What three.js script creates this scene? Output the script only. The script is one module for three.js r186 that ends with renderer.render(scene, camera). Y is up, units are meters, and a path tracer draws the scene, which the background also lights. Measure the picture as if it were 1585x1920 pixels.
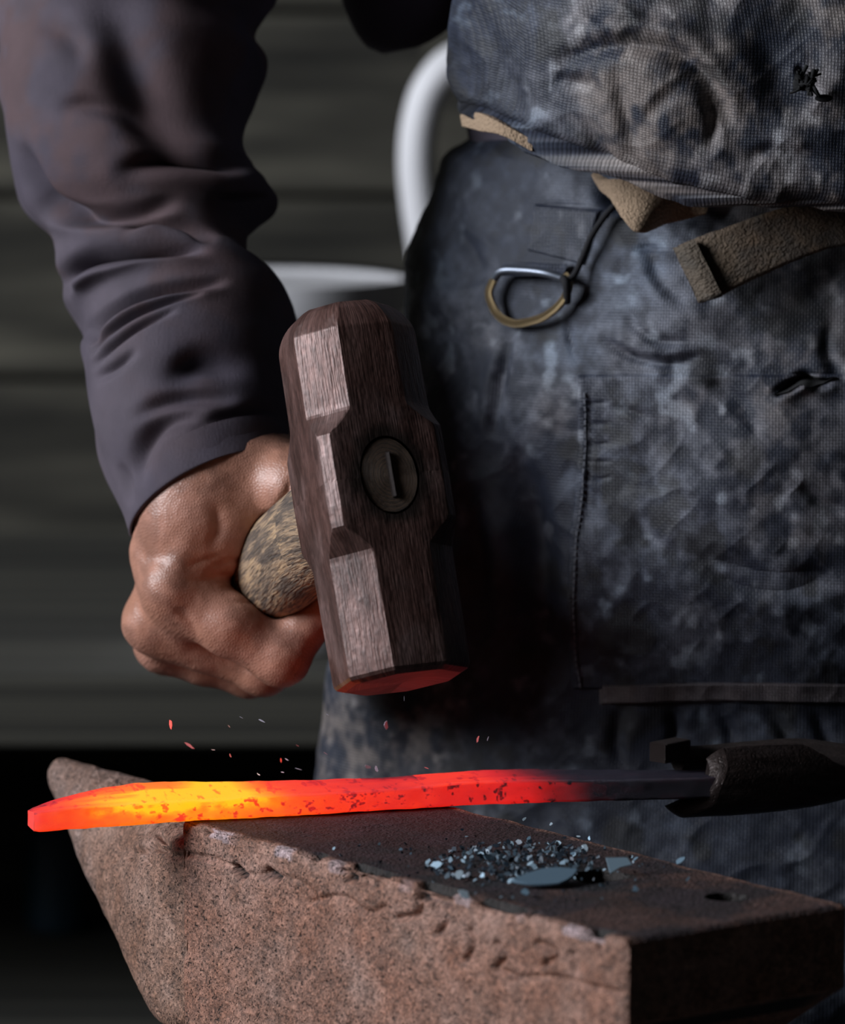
import * as THREE from 'three';
import { mergeGeometries, mergeVertices, toCreasedNormals } from 'three/addons/utils/BufferGeometryUtils.js';
import { MarchingCubes } from 'three/addons/objects/MarchingCubes.js';
import { RoundedBoxGeometry } from 'three/addons/geometries/RoundedBoxGeometry.js';
import { RectAreaLightUniformsLib } from 'three/addons/lights/RectAreaLightUniformsLib.js';
import { Brush, Evaluator, SUBTRACTION } from 'three-bvh-csg';

// ---------------------------------------------------------------- camera, light, exposure
const FW = 1585, FH = 1920, FOCAL = 9970, PITCH = 7.7 * Math.PI / 180;
const CAM = new THREE.Vector3(0, 1.2, 2.05);
const scene = new THREE.Scene();
const camera = new THREE.PerspectiveCamera(2 * Math.atan(FH / 2 / FOCAL) * 180 / Math.PI, FW / FH, 0.1, 60);
camera.position.copy(CAM);
camera.rotation.x = -PITCH;
camera.focus = 2.09;
camera.userData.fStop = 9;
const renderer = new THREE.WebGLRenderer();
renderer.toneMapping = THREE.LinearToneMapping;
renderer.toneMappingExposure = 1.15;
renderer.shadowMap.enabled = true;
RectAreaLightUniformsLib.init();
scene.background = new THREE.Color(0.02, 0.022, 0.026);

// the workshop's large side window: frosted glowing panes and an area light of the same size just inside
const WIN = { x: -2.4, y: 2.0, z: 0.66, w: 1.3, h: 1.3 };
const winLight = new THREE.RectAreaLight(new THREE.Color(0.90, 0.94, 1.0), 18, WIN.w, WIN.h);
winLight.position.set(WIN.x + 0.04, WIN.y, WIN.z);
winLight.rotation.set(0, -Math.PI / 2, 0);
scene.add(winLight);

// ---------------------------------------------------------------- helpers
let seed = 12345;
const rnd = () => { seed = (seed * 1664525 + 1013904223) >>> 0; return seed / 4294967296; };
const rr = (a, b) => a + (b - a) * rnd();
const clamp = (x, a = 0, b = 1) => Math.min(b, Math.max(a, x));
const mix = (a, b, t) => a + (b - a) * t;
const sst = (a, b, x) => { const t = clamp((x - a) / (b - a)); return t * t * (3 - 2 * t); };
const V = (x, y, z) => new THREE.Vector3(x, y, z);
const CP = Math.cos(PITCH), SP = Math.sin(PITCH);
function ray(px, py) { const c = (px - FW / 2) / FOCAL, d = -(py - FH / 2) / FOCAL; return V(c, d * CP - SP, -d * SP - CP); }
function onZ(px, py, z) { const r = ray(px, py); return r.multiplyScalar((z - CAM.z) / r.z).add(CAM); }
function onY(px, py, y) { const r = ray(px, py); return r.multiplyScalar((y - CAM.y) / r.y).add(CAM); }
function proj(p) {
  const x = p.x - CAM.x, y = p.y - CAM.y, z = p.z - CAM.z;
  const yc = y * CP - z * SP, zc = y * SP + z * CP;
  return [FW / 2 + FOCAL * x / -zc, FH / 2 - FOCAL * yc / -zc];
}
const AXU = V(0, CP, -SP), AXZ = V(0, SP, CP), AXX = V(1, 0, 0);   // up, towards the viewer, right
const comb = (a, b, c) => V(0, 0, 0).addScaledVector(AXX, a).addScaledVector(AXU, b).addScaledVector(AXZ, c);

// gradient-free lattice noise, optionally periodic
const PERM = new Uint8Array(512);
{ const p = [...Array(256).keys()]; for (let i = 255; i > 0; i--) { const j = Math.floor(rnd() * (i + 1)); [p[i], p[j]] = [p[j], p[i]]; } for (let i = 0; i < 512; i++) PERM[i] = p[i & 255]; }
const fade = t => t * t * t * (t * (t * 6 - 15) + 10);
function hash3(i, j, k) { return PERM[(PERM[(PERM[i & 255] + j) & 255] + k) & 255] / 255; }
function noise3(x, y, z) {
  const i = Math.floor(x), j = Math.floor(y), k = Math.floor(z), u = fade(x - i), v = fade(y - j), w = fade(z - k);
  const l = (a, b, t) => a + (b - a) * t;
  return l(l(l(hash3(i, j, k), hash3(i + 1, j, k), u), l(hash3(i, j + 1, k), hash3(i + 1, j + 1, k), u), v),
    l(l(hash3(i, j, k + 1), hash3(i + 1, j, k + 1), u), l(hash3(i, j + 1, k + 1), hash3(i + 1, j + 1, k + 1), u), v), w);
}
function fbm(x, y, z, o = 4) { let s = 0, a = 0.5, n = 0; for (let q = 0; q < o; q++) { s += a * noise3(x, y, z); n += a; a *= 0.5; x = x * 2.03 + 17.1; y = y * 2.03 + 5.3; z = z * 2.03 + 9.7; } return s / n; }
function tnoise(u, v, per, sd = 0) {   // periodic over u, v in 0..1
  const x = u * per, y = v * per, i = Math.floor(x), j = Math.floor(y), a = fade(x - i), b = fade(y - j), m = k => ((k % per) + per) % per;
  const h = (p, q) => hash3(m(p) + sd * 7, m(q) + sd * 13, sd);
  return mix(mix(h(i, j), h(i + 1, j), a), mix(h(i, j + 1), h(i + 1, j + 1), a), b);
}
function tfbm(u, v, per, o, sd = 0) { let s = 0, a = 0.5, n = 0; for (let q = 0; q < o; q++) { s += a * tnoise(u, v, per, sd + q); n += a; a *= 0.55; per *= 2; } return s / n; }
function tex(w, h, fn, { srgb = true, metres = 1, metresY = metres, wrap = true } = {}) {
  const d = new Uint8Array(w * h * 4);
  for (let y = 0; y < h; y++) for (let x = 0; x < w; x++) {
    const c = fn((x + 0.5) / w, (y + 0.5) / h), k = (y * w + x) * 4;
    if (typeof c === 'number') d[k] = d[k + 1] = d[k + 2] = clamp(c) * 255; else { d[k] = clamp(c[0], 0, 255); d[k + 1] = clamp(c[1], 0, 255); d[k + 2] = clamp(c[2], 0, 255); }
    d[k + 3] = 255;
  }
  const t = new THREE.DataTexture(d, w, h);
  t.magFilter = THREE.LinearFilter; t.minFilter = THREE.LinearMipmapLinearFilter; t.generateMipmaps = true;
  t.wrapS = t.wrapT = wrap ? THREE.RepeatWrapping : THREE.ClampToEdgeWrapping;
  t.repeat.set(1 / metres, 1 / metresY);
  if (srgb) t.colorSpace = THREE.SRGBColorSpace;
  t.needsUpdate = true;
  return t;
}
// a smooth curve through pixel points, sampled
function curve2(pts, n = 24) {
  const c = new THREE.CatmullRomCurve3(pts.map(p => V(p[0], p[1], 0)), false, 'centripetal');
  return c.getPoints(n).map(p => [p.x, p.y]);
}
function distPoly(x, y, P) {
  let best = 1e9, side = 1, at = 0;
  for (let i = 0; i + 1 < P.length; i++) {
    const ax = P[i][0], ay = P[i][1], bx = P[i + 1][0] - ax, by = P[i + 1][1] - ay, L = bx * bx + by * by || 1e-9;
    const t = clamp(((x - ax) * bx + (y - ay) * by) / L), dx = x - ax - bx * t, dy = y - ay - by * t, d = dx * dx + dy * dy;
    if (d < best) { best = d; side = Math.sign(bx * (y - ay) - by * (x - ax)) || 1; at = (i + t) / (P.length - 1); }
  }
  return [Math.sqrt(best), side, at];
}
// crease list: pts, w (pixels), d (metres, in), ridge (metres, out, beside it on one side)
function makeCreases(list) {
  return list.map(c => {
    let len = 0; for (let i = 1; i < c.pts.length; i++) len += Math.hypot(c.pts[i][0] - c.pts[i - 1][0], c.pts[i][1] - c.pts[i - 1][1]);
    const n = Math.max(4, Math.ceil(len / (0.7 * c.w))), P = c.pts.length > 2 ? curve2(c.pts, n) : c.pts, S = [];
    if (!c.hard) for (let i = 0; i < P.length; i++) {      // soft fold: a sum of bumps along the line, so that it has no corners
      const a = P[Math.max(0, i - 1)], b = P[Math.min(P.length - 1, i + 1)], tx = b[0] - a[0], ty = b[1] - a[1], l = Math.hypot(tx, ty) || 1, ds = l / (i && i < P.length - 1 ? 2 : 1), k = ds / (c.w * Math.sqrt(Math.PI)) * Math.sin(Math.PI * (i + 0.25) / (P.length - 0.5)) ** 0.7, sg = c.side || 1;
      S.push([P[i][0], P[i][1], c.w, -c.d * k]);
      if (c.ridge) S.push([P[i][0] - ty / l * sg * 1.7 * c.w, P[i][1] + tx / l * sg * 1.7 * c.w, 1.15 * c.w, c.ridge * k / 1.15]);
    }
    let x0 = 1e9, x1 = -1e9, y0 = 1e9, y1 = -1e9; for (const p of P) { x0 = Math.min(x0, p[0]); x1 = Math.max(x1, p[0]); y0 = Math.min(y0, p[1]); y1 = Math.max(y1, p[1]); }
    const m = c.w * 4; return { ...c, P, S, box: [x0 - m, x1 + m, y0 - m, y1 + m] };
  });
}
function creaseAt(cs, x, y) {
  let s = 0;
  for (const c of cs) {
    if (x < c.box[0] || x > c.box[1] || y < c.box[2] || y > c.box[3]) continue;
    if (!c.hard) { for (const [a, b, w, k] of c.S) { const q = ((x - a) ** 2 + (y - b) ** 2) / (w * w); if (q < 9) s += k * Math.exp(-q); } continue; }
    s -= c.d * Math.exp(-((distPoly(x, y, c.P)[0] / c.w) ** 2));
  }
  return s;
}
function interp(tab, x) {
  if (x <= tab[0][0]) return tab[0][1];
  for (let i = 1; i < tab.length; i++) if (x <= tab[i][0]) { const t = (x - tab[i - 1][0]) / (tab[i][0] - tab[i - 1][0]); return mix(tab[i - 1][1], tab[i][1], t); }
  return tab[tab.length - 1][1];
}
function sinterp(tab, x) {   // smooth (Catmull-Rom on uneven knots, Hermite)
  const n = tab.length;
  if (x <= tab[0][0]) return tab[0][1];
  if (x >= tab[n - 1][0]) return tab[n - 1][1];
  let i = 1; while (x > tab[i][0]) i++;
  const sl = k => k <= 0 ? (tab[1][1] - tab[0][1]) / (tab[1][0] - tab[0][0]) : k >= n - 1 ? (tab[n - 1][1] - tab[n - 2][1]) / (tab[n - 1][0] - tab[n - 2][0]) : (tab[k + 1][1] - tab[k - 1][1]) / (tab[k + 1][0] - tab[k - 1][0]);
  const h = tab[i][0] - tab[i - 1][0], t = (x - tab[i - 1][0]) / h, a = tab[i - 1][1], b = tab[i][1], m0 = sl(i - 1) * h, m1 = sl(i) * h;
  return (2 * t ** 3 - 3 * t * t + 1) * a + (t ** 3 - 2 * t * t + t) * m0 + (-2 * t ** 3 + 3 * t * t) * b + (t ** 3 - t * t) * m1;
}
const rdg = (x, y, z) => 1 - Math.abs(2 * noise3(x, y, z) - 1);
function wrinkle(p, f = 1) {   // crumpled cloth: sharp little ridges, warped
  const wx = 0.010 * (noise3(p.x * 40, p.y * 40, 3) - 0.5), wy = 0.010 * (noise3(p.x * 40, p.y * 40, 8) - 0.5), x = ((p.x + wx) * 0.77 + (p.y + wy) * 0.64) * f, y = ((p.y + wy) * 0.77 - (p.x + wx) * 0.64) * f;
  return 0.6 * (rdg(x * 38, y * 34, p.z * 20 + 5) ** 3 - 0.35) + 0.4 * (rdg(x * 88 + 7 + y * 20, y * 76 - x * 15, 9) ** 2 - 0.4);
}
// surface from a grid of points; fn(i, j) -> Vector3; uv from uvf(i, j)
function grid(nu, nv, fn, uvf, closeU = false) {
  const pos = [], uv = [], idx = [];
  for (let j = 0; j <= nv; j++) for (let i = 0; i <= nu; i++) { const p = fn(i / nu, j / nv); pos.push(p.x, p.y, p.z); const t = uvf ? uvf(i / nu, j / nv, p) : [i / nu, j / nv]; uv.push(t[0], t[1]); }
  for (let j = 0; j < nv; j++) for (let i = 0; i < nu; i++) { const a = j * (nu + 1) + i, b = a + 1, c = a + nu + 1, d = c + 1; idx.push(a, c, b, b, c, d); }
  const g = new THREE.BufferGeometry();
  g.setAttribute('position', new THREE.Float32BufferAttribute(pos, 3));
  g.setAttribute('uv', new THREE.Float32BufferAttribute(uv, 2));
  g.setIndex(idx);
  g.computeVertexNormals();
  if (closeU) seamNormals(g, nu, nv);
  return g;
}
function seamNormals(g, nu, nv) {
  const n = g.attributes.normal;
  for (let j = 0; j <= nv; j++) { const a = j * (nu + 1), b = a + nu; const v = V(n.getX(a) + n.getX(b), n.getY(a) + n.getY(b), n.getZ(a) + n.getZ(b)).normalize(); n.setXYZ(a, v.x, v.y, v.z); n.setXYZ(b, v.x, v.y, v.z); }
}
function displace(g, fn) {
  const p = g.attributes.position, n = g.attributes.normal, v = V(0, 0, 0), m = V(0, 0, 0);
  for (let i = 0; i < p.count; i++) { v.fromBufferAttribute(p, i); m.fromBufferAttribute(n, i); const d = fn(v, m, i); p.setXYZ(i, v.x + m.x * d, v.y + m.y * d, v.z + m.z * d); }
  g.computeVertexNormals();
  return g;
}
function paint(g, fn) {
  const p = g.attributes.position, n = g.attributes.normal, c = new Float32Array(p.count * 3), v = V(0, 0, 0), m = V(0, 0, 0);
  for (let i = 0; i < p.count; i++) { v.fromBufferAttribute(p, i); m.fromBufferAttribute(n, i); const k = fn(v, m, i); c[i * 3] = k[0]; c[i * 3 + 1] = k[1]; c[i * 3 + 2] = k[2]; }
  g.setAttribute('color', new THREE.BufferAttribute(c, 3));
  return g;
}
const lerp3 = (a, b, t) => [mix(a[0], b[0], t), mix(a[1], b[1], t), mix(a[2], b[2], t)];
// loft through rings of Vector3 (all of one length), capped
function loft(rings, { caps = true, lengths } = {}) {
  const m = rings[0].length, pos = [], uv = [], idx = [];
  let s = 0;
  rings.forEach((r, j) => {
    if (j) s += lengths ? lengths : r[0].distanceTo(rings[j - 1][0]);
    let q = 0;
    for (let i = 0; i <= m; i++) { const p = r[i % m]; if (i) q += p.distanceTo(r[i - 1]); pos.push(p.x, p.y, p.z); uv.push(q, s); }
  });
  const w = m + 1;
  for (let j = 0; j + 1 < rings.length; j++) for (let i = 0; i < m; i++) { const a = j * w + i, b = a + 1, c = a + w, d = c + 1; idx.push(a, b, c, b, d, c); }
  if (caps) for (const [j, flip] of [[0, true], [rings.length - 1, false]]) {
    const c = V(0, 0, 0); rings[j].forEach(p => c.add(p)); c.divideScalar(m);
    const k = pos.length / 3; pos.push(c.x, c.y, c.z); uv.push(0, 0);
    for (let i = 0; i < m; i++) pos.push(rings[j][i].x, rings[j][i].y, rings[j][i].z), uv.push(rings[j][i].x, rings[j][i].y);
    for (let i = 0; i < m; i++) { const a = k + 1 + i, b = k + 1 + (i + 1) % m; flip ? idx.push(k, b, a) : idx.push(k, a, b); }
  }
  const g = new THREE.BufferGeometry();
  g.setAttribute('position', new THREE.Float32BufferAttribute(pos, 3));
  g.setAttribute('uv', new THREE.Float32BufferAttribute(uv, 2));
  g.setIndex(idx);
  g.computeVertexNormals();
  return g;
}
const used = new Map();
function numbered(n) { const k = used.get(n) || 0; used.set(n, k + 1); return k ? `${n}_${String(k).padStart(3, '0')}` : n; }
function mesh(name, g, m, parent = scene) {
  const o = new THREE.Mesh(g, m); o.name = parent === scene ? numbered(name) : name; o.castShadow = o.receiveShadow = true; parent.add(o); return o;
}
function tag(o, label, category, group, kind) { o.userData.label = label; o.userData.category = category; if (group) o.userData.group = group; if (kind) o.userData.kind = kind; return o; }
function group(name) { const o = new THREE.Group(); o.name = numbered(name); scene.add(o); return o; }
function struct(name, g, m) { const o = mesh(name, g, m); o.userData.kind = 'structure'; return o; }
const lin = (r, g, b) => new THREE.Color().setRGB(r, g, b);
const std = o => new THREE.MeshStandardMaterial(o);
const box = (w, h, d, x, y, z) => new THREE.BoxGeometry(w, h, d).translate(x, y, z);
const tube = (pts, r, n = 32, rs = 10, closed = false) => new THREE.TubeGeometry(new THREE.CatmullRomCurve3(pts, closed, 'centripetal'), n, r, rs, closed);

// ---------------------------------------------------------------- surfaces
const rustMap = tex(1024, 1024, (u, v) => {
  const a = tfbm(u, v, 110, 3, 1), b = tfbm(u, v, 12, 4, 5), c = tnoise(u, v, 330, 9), d = tnoise(u, v, 230, 3), e = tfbm(u, v, 34, 3, 7);
  let k = 176 + 120 * (a - 0.5) + 60 * (b - 0.5) + 60 * (c - 0.5) + 50 * (e - 0.5);
  if (d > 0.88) k += 45 * (c > 0.4 ? 1 : 0.3);
  const w = tnoise(u, v, 170, 4); if (w > 0.78) k -= 420 * (w - 0.78);
  return [k * 1.07, k * (0.98 + 0.12 * (b - 0.5)), k * (0.95 + 0.22 * (b - 0.5))];
}, { metres: 0.14 });
const rustBump = tex(1024, 1024, (u, v) => { const a = tfbm(u, v, 110, 3, 1), e = tfbm(u, v, 34, 3, 7), w = tnoise(u, v, 170, 4); return 0.2 + 0.4 * a + 0.3 * e - 1.3 * Math.max(0, w - 0.74); }, { srgb: false, metres: 0.14 });
const weaveBump = tex(256, 256, (u, v) => {
  const n = 8, x = u * n, y = v * n, i = Math.floor(x), j = Math.floor(y), over = (i + j) % 2 === 0;
  const fx = x - i - 0.5, fy = y - j - 0.5, k = over ? Math.cos(fy * Math.PI) * Math.sqrt(Math.max(0, 1 - 3.2 * fx * fx)) : Math.cos(fx * Math.PI) * Math.sqrt(Math.max(0, 1 - 3.2 * fy * fy));
  return 0.15 + 0.75 * k + 0.1 * tnoise(u, v, 64, 2);
}, { srgb: false, metres: 0.0104 });
const weaveMap = tex(256, 256, (u, v) => {
  const n = 8, x = u * n, y = v * n, i = Math.floor(x), j = Math.floor(y), over = (i + j) % 2 === 0;
  const fx = x - i - 0.5, fy = y - j - 0.5, k = over ? Math.cos(fy * Math.PI) * Math.max(0, 1 - 3.2 * fx * fx) : Math.cos(fx * Math.PI) * Math.max(0, 1 - 3.2 * fy * fy);
  const c = 185 + 42 * k + 50 * (tnoise(u, v, 32, 6) - 0.5); return [c, c, c];
}, { metres: 0.0104 });
const knitBump = tex(256, 256, (u, v) => 0.5 + 0.25 * Math.sin(u * 64 * Math.PI * 2) * Math.sin(v * 64 * Math.PI * 2) + 0.4 * (tfbm(u, v, 32, 3, 3) - 0.5), { srgb: false, metres: 0.03 });
const skinBump = tex(512, 512, (u, v) => {
  let d = 9, d2 = 9; const n = 40, x = u * n, y = v * n * 0.8, i = Math.floor(x), j = Math.floor(y);
  for (let a = -1; a < 2; a++) for (let b = -1; b < 2; b++) { const p = ((i + a) % 40 + 40) % 40, q = ((j + b) % 32 + 32) % 32; const cx = i + a + hash3(p, q, 1), cy = j + b + hash3(p, q, 2), e = (cx - x) ** 2 + (cy - y) ** 2; if (e < d) { d2 = d; d = e; } else if (e < d2) d2 = e; }
  return clamp(0.25 + 0.8 * Math.min(0.6, Math.sqrt(d2) - Math.sqrt(d)) + 0.3 * (tfbm(u, v, 16, 3, 8) - 0.5));
}, { srgb: false, metres: 0.04 });
const leatherBump = tex(256, 256, (u, v) => tfbm(u, v, 24, 4, 2), { srgb: false, metres: 0.02 });
const scratchMap = tex(512, 512, (u, v) => {   // fine scratches and rust drawn out along v
  const a = tnoise(u, v, 4, 3), f = tfbm(u, v / 10, 180, 2, 4), s2 = tfbm(u, v / 2, 14, 4, 6), g = tfbm(u, v, 60, 3, 2); let k = 150 + 60 * (f - 0.5) + 90 * (s2 - 0.5) + 50 * (g - 0.5) + 30 * (a - 0.5);
  return [k * 1.05, k * (0.98 + 0.1 * (s2 - 0.5)), k * (0.97 + 0.14 * (s2 - 0.5))];
}, { metres: 0.06, metresY: 0.12 });
const scratchBump = tex(512, 512, (u, v) => 0.45 * tfbm(u, v / 10, 180, 2, 4) + 0.35 * tfbm(u, v / 2, 14, 4, 6) + 0.3 * tfbm(u, v, 60, 3, 2), { srgb: false, metres: 0.06, metresY: 0.12 });
const woodMap = tex(512, 512, (u, v) => {
  const g = tfbm(u, v / 8, 120, 3, 2), b = tfbm(u, v / 2, 10, 4, 7), f = tfbm(u, v / 6, 60, 2, 4), k = sst(0.3, 0.7, g * 0.45 + b * 0.55);
  let c = lerp3([88, 76, 68], [158, 132, 106], k); c = lerp3(c, [186, 154, 118], 0.6 * sst(0.58, 0.72, f * 0.6 + b * 0.4)); c = lerp3(c, [60, 52, 48], 0.6 * sst(0.56, 0.7, tfbm(u, v / 5, 50, 3, 9)));
  return c;
}, { metres: 0.07, metresY: 0.1 });
const woodBump = tex(512, 512, (u, v) => 0.6 * tfbm(u, v / 6, 96, 3, 2) + 0.4 * tfbm(u, v / 3, 60, 2, 4), { srgb: false, metres: 0.07, metresY: 0.1 });
const plankMap = tex(512, 256, (u, v) => { const g = tfbm(u * 0.25, v, 32, 4, 2), b = tfbm(u, v, 6, 4, 3), k = 120 + 120 * (g - 0.5) + 90 * (b - 0.5); return [k * 1.03, k * 1.0, k * 0.92]; }, { metres: 1.2, metresY: 0.5 });
const concreteMap = tex(512, 512, (u, v) => { const k = 110 + 110 * (tfbm(u, v, 8, 6, 2) - 0.5); return [k, k, k]; }, { metres: 1.0 });

const M = {
  plank: [0, 1, 2, 3, 4].map(i => std({ map: plankMap, color: lin(0.185 + 0.018 * i, 0.182 + 0.018 * i, 0.168 + 0.017 * i), roughness: 0.9 })),
  wall: std({ map: concreteMap, color: lin(0.14, 0.135, 0.125), roughness: 0.95 }),
  floor: std({ map: concreteMap, color: lin(0.16, 0.17, 0.18), roughness: 0.9 }),
  frameWood: std({ map: plankMap, color: lin(0.4, 0.38, 0.34), roughness: 0.8 }),
  pane: std({ color: lin(0.8, 0.8, 0.8), emissive: lin(0.9, 0.94, 1), emissiveIntensity: 2.0, roughness: 0.5 }),
  whitePlastic: std({ color: lin(0.80, 0.79, 0.82), roughness: 0.45 }),
  bench: std({ map: plankMap, color: lin(0.16, 0.16, 0.15), roughness: 0.9 }),
  blueDrum: std({ color: lin(0.012, 0.035, 0.055), roughness: 0.4 }),
  anvil: std({ map: rustMap, bumpMap: rustBump, bumpScale: 0.0015, vertexColors: true, roughness: 0.78, metalness: 0.0 }),
  anvilFace: std({ map: rustMap, bumpMap: rustBump, bumpScale: 0.00025, vertexColors: true, roughness: 0.42, metalness: 0.35 }),
  stump: std({ map: woodMap, bumpMap: woodBump, bumpScale: 0.002, color: lin(0.5, 0.45, 0.4), roughness: 0.9 }),
  hammer: std({ map: scratchMap, bumpMap: scratchBump, bumpScale: 0.00035, vertexColors: true, roughness: 0.42, metalness: 0.3 }),
  handle: std({ map: woodMap, bumpMap: woodBump, bumpScale: 0.0009, roughness: 0.75 }),
  handleEnd: std({ map: woodMap, bumpMap: woodBump, bumpScale: 0.001, color: lin(0.5, 0.42, 0.38), roughness: 0.85 }),
  tongs: std({ map: scratchMap, bumpMap: rustBump, bumpScale: 0.0006, color: lin(0.15, 0.122, 0.115), roughness: 0.48, metalness: 0.4 }),
  skin: new THREE.MeshPhysicalMaterial({ vertexColors: true, bumpMap: skinBump, bumpScale: 0.00022, roughness: 0.40, clearcoat: 0.15, clearcoatRoughness: 0.4 }),
  jacket: std({ vertexColors: true, bumpMap: knitBump, bumpScale: 0.00025, roughness: 0.85 }),
  jacketPlain: std({ color: lin(0.066, 0.054, 0.074), bumpMap: knitBump, bumpScale: 0.00025, roughness: 0.85 }),
  trousers: std({ color: lin(0.018, 0.035, 0.075), bumpMap: weaveBump, bumpScale: 0.0004, roughness: 0.9 }),
  boot: std({ color: lin(0.02, 0.016, 0.013), roughness: 0.6 }),
  canvas: std({ vertexColors: true, map: weaveMap, bumpMap: weaveBump, bumpScale: 0.00026, roughness: 0.6 }),
  suede: std({ color: lin(0.36, 0.255, 0.17), bumpMap: leatherBump, bumpScale: 0.0012, roughness: 0.95 }),
  leather: std({ vertexColors: true, bumpMap: leatherBump, bumpScale: 0.0012, roughness: 0.85 }),
  brass: std({ color: lin(0.42, 0.31, 0.17), roughness: 0.38, metalness: 0.85, bumpMap: leatherBump, bumpScale: 0.0003 }),
  steelBar: std({ color: lin(0.16, 0.18, 0.22), roughness: 0.4, metalness: 0.8 }),
  cord: std({ color: lin(0.008, 0.008, 0.011), roughness: 0.9 }),
  char: std({ color: lin(0.006, 0.006, 0.007), roughness: 0.95 }),
  flake: [lin(0.30, 0.42, 0.52), lin(0.16, 0.25, 0.33), lin(0.06, 0.09, 0.13), lin(0.42, 0.52, 0.60)].map(c => std({ color: c, roughness: 0.38, metalness: 0.35 })),
  flakePale: std({ color: lin(0.62, 0.62, 0.76), roughness: 0.4, metalness: 0.2 }),
  flakeRed: std({ color: lin(0.25, 0.06, 0.05), emissive: lin(0.75, 0.05, 0.03), emissiveIntensity: 1, roughness: 0.6 }),
  flakeDull: std({ color: lin(0.3, 0.12, 0.12), emissive: lin(0.22, 0.03, 0.03), emissiveIntensity: 1, roughness: 0.6 }),
};

// ---------------------------------------------------------------- the workshop
const RX0 = -2.4, RX1 = 2.6, RZ0 = -1.35, RZ1 = 3.4, RH = 3.3;
struct('floor', box(RX1 - RX0 + 0.4, 0.12, RZ1 - RZ0 + 0.4, (RX0 + RX1) / 2, -0.06, (RZ0 + RZ1) / 2), M.floor);
struct('ceiling', box(RX1 - RX0 + 0.4, 0.12, RZ1 - RZ0 + 0.4, (RX0 + RX1) / 2, RH + 0.06, (RZ0 + RZ1) / 2), M.wall);
struct('wall_right', box(0.15, RH, RZ1 - RZ0 + 0.3, RX1 + 0.075, RH / 2, (RZ0 + RZ1) / 2), M.wall);
struct('wall_front', box(RX1 - RX0, RH, 0.15, (RX0 + RX1) / 2, RH / 2, RZ1 + 0.075), M.wall);
{
  const { y, z, w, h } = WIN, x = RX0 - 0.075, T = 0.15, z0 = z - w / 2, z1 = z + w / 2, y0 = y - h / 2, y1 = y + h / 2;
  struct('wall_left', mergeGeometries([
    box(T, RH, z0 - RZ0, x, RH / 2, (z0 + RZ0) / 2), box(T, RH, RZ1 - z1, x, RH / 2, (z1 + RZ1) / 2),
    box(T, y0, w, x, y0 / 2, z), box(T, RH - y1, w, x, (RH + y1) / 2, z)]), M.wall);
  const f = group('window_1'); f.userData.kind = 'structure';
  mesh('window_frame', mergeGeometries([box(0.06, 0.06, w, RX0 - 0.02, y0 + 0.03, z), box(0.06, 0.06, w, RX0 - 0.02, y1 - 0.03, z), box(0.06, h, 0.06, RX0 - 0.02, y, z0 + 0.03), box(0.06, h, 0.06, RX0 - 0.02, y, z1 - 0.03)]), M.frameWood, f);
  for (let i = 0; i < 2; i++) for (let j = 0; j < 2; j++) mesh('pane', box(0.006, h / 2 - 0.05, w / 2 - 0.05, RX0 - 0.03, y - h / 4 + j * h / 2, z - w / 4 + i * w / 2), M.pane, f);
}
{
  const wall = struct('wall_back', box(RX1 - RX0 + 0.3, RH, 0.12, (RX0 + RX1) / 2, RH / 2, RZ0 - 0.085), M.plank[0]);
  const hgt = 0.118, n = Math.floor(RH / hgt);
  const pg = new RoundedBoxGeometry(RX1 - RX0, hgt - 0.004, 0.024, 1, 0.004);
  { const uv = pg.attributes.uv; for (let i = 0; i < uv.count; i++) uv.setXY(i, uv.getX(i) * 5, uv.getY(i) * 0.12); }
  for (let i = 0; i < n; i++) { const p = mesh('plank', pg, M.plank[Math.floor(hash3(i, 3, 7) * 4.99)], wall); p.position.set((RX0 + RX1) / 2, hgt * (i + 0.5), RZ0 - 0.012 + 0.006 * hash3(i, 5, 1)); }
}

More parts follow.
